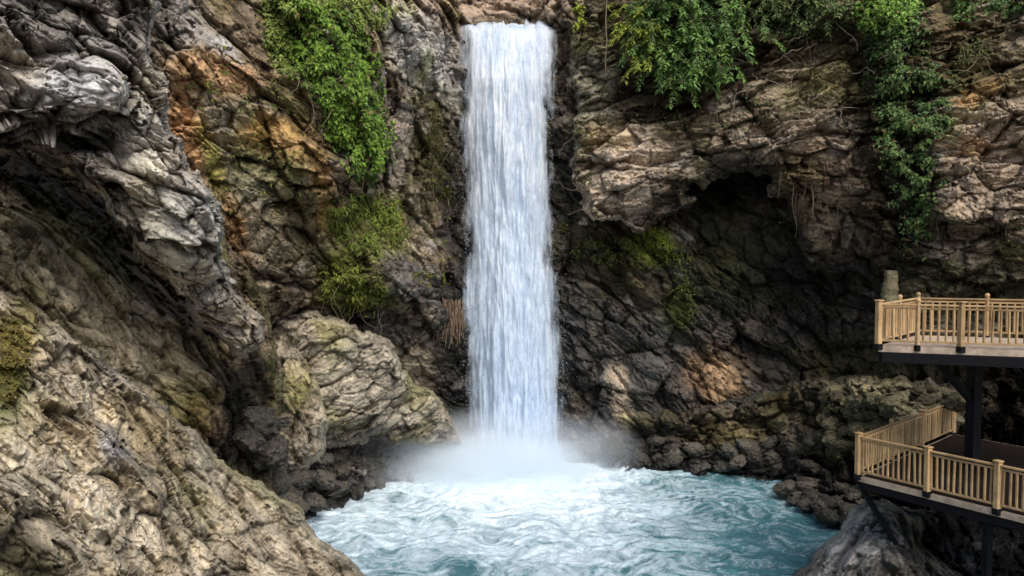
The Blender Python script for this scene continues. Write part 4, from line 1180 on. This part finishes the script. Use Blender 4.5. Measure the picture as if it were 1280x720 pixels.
# upper platform
zu = 9.5 - 2.36
Q1 = xy(1100, 19.3); Qe = xy(1281, 18.35)
ud = (Qe[0] - Q1[0], Qe[1] - Q1[1]); Q2 = (Q1[0] + ud[0] * 1.6, Q1[1] + ud[1] * 1.6)
Q3 = xy(1149, 21.6); Q4 = (Q3[0] + ud[0] * 1.5, Q3[1] + ud[1] * 1.5)
upd = empty('viewing_platform', (0, 0, 0)); tag(upd, 'upper wooden viewing platform on a black steel post at the right edge', 'platform')
prism('deck_floor', [Q1, Q2, Q4, Q3], zu - 0.15, zu, M_DECK, upd)
railing(upd, Q1, Q2, zu, [(0.0, 'square'), (0.175, 'ball'), (0.365, 'square'), (0.72, 'square')], spacing=0.16)
railing(upd, Q1, Q3, zu, [(0.5, 'ball'), (0.998, 'ball')], spacing=0.16)
railing(upd, Q3, Q4, zu, [(0.36, 'ball'), (0.72, 'ball')], spacing=0.17)
cu = ((Q1[0] + Q4[0]) / 2, (Q1[1] + Q4[1]) / 2)
beam('edge_beam', (*ins(Q1, cu, 0.03), zu - 0.28), (*ins(Q2, cu, 0.03), zu - 0.28), 0.18, 0.255, M_STEEL, upd)
beam('edge_beam', (*ins(Q1, cu, 0.031), zu - 0.282), (*ins(Q3, cu, 0.03), zu - 0.282), 0.17, 0.25, M_STEEL, upd)
beam('edge_beam', (*ins(Q3, cu, 0.12), zu - 0.285), (*ins(Q4, cu, 0.03), zu - 0.285), 0.16, 0.24, M_STEEL, upd)
sp = xy(1222, 20.8)
beam('support_post', (*sp, zu - 0.41), (*sp, zl + 0.002), 0.27, 0.27, M_STEEL, upd)
t0 = xy(1168, 20.4)
beam('brace', (*t0, zu - 0.40), (sp[0] - 0.1, sp[1], 9.5 - (500 - 310) / 1000 * 20.8), 0.17, 0.17, M_STEEL, upd)

# mossy stone pillar behind the upper platform
def pillar():
    k = 14; parts = []
    zs = np.linspace(at(1112, 420, 29.2)[2], at(1112, 338, 29.2)[2], 60)
    c = at(1112, 370, 29.2)
    an = np.arange(k) * 2 * math.pi / k
    V = np.array([[c[0] + (0.20 + 0.10 * (zs[-1] - z) / 2.4) * math.copysign(abs(math.cos(a)) ** 0.6, math.cos(a)), c[1] + 0.22 * math.copysign(abs(math.sin(a)) ** 0.6, math.sin(a)), z] for z in zs for a in an])
    h = fbm(V * 2.2, 5, 700, 0.6)
    ctr = np.array([c[0], c[1], 0]); dirv = V - ctr; dirv[:, 2] = 0
    V = V + dirv * (h * 0.8)[:, None]
    F = [(i * k + a, i * k + (a + 1) % k, (i + 1) * k + (a + 1) % k, (i + 1) * k + a) for i in range(len(zs) - 1) for a in range(k)]
    F.append(tuple([len(V) - 1, len(V) - 2, len(V) - 3, len(V) - 4]))
    m = simple_mat('lichen_stone', (0.10, 0.085, 0.045), (0.24, 0.20, 0.12), 7, 0.9, (1, 1, 1), 0.03)
    tag(mesh_np('stone_pillar', V, F, m), 'short lichen covered stone stump behind the upper platform corner', 'stump')


pillar()
# pale slab beside the steel post
o = boulder(1203, 500, 23.6, 0.42, 'pale angular slab of rock beside the black steel post', None, BM, 'rock')

# ------------------------------------------------------------------ light
SUN_DIR = Vector((0.24, -0.58, 0.78)).normalized()
w = bpy.data.worlds.new('World'); sc.world = w; w.use_nodes = True
nt = w.node_tree; nt.nodes.clear()
bg = nt.nodes.new('ShaderNodeBackground'); wo = nt.nodes.new('ShaderNodeOutputWorld'); sky = nt.nodes.new('ShaderNodeTexSky')
sky.sky_type = 'NISHITA'; sky.sun_disc = False
el = math.asin(SUN_DIR.z)
sky.sun_elevation = el
sky.sun_rotation = math.atan2(SUN_DIR.x, SUN_DIR.y)
sky.air_density = 1.0; sky.dust_density = 2.5
bg.inputs[1].default_value = 0.17
nt.links.new(sky.outputs[0], bg.inputs[0]); nt.links.new(bg.outputs[0], wo.inputs[0])
sd_ = bpy.data.lights.new('sun', 'SUN'); sd_.energy = 2.9; sd_.angle = math.radians(38); sd_.color = (1.0, 0.965, 0.92)
so = bpy.data.objects.new('sun', sd_); COL.objects.link(so)
so.rotation_euler = SUN_DIR.to_track_quat('Z', 'Y').to_euler()
so.location = (10, -10, 40)

sc.view_settings.view_transform = 'Standard'; sc.view_settings.look = 'None'; sc.view_settings.exposure = 0
sc.cycles.use_denoising = True
sc.cycles.max_bounces = 10; sc.cycles.transparent_max_bounces = 16; sc.cycles.volume_bounces = 7
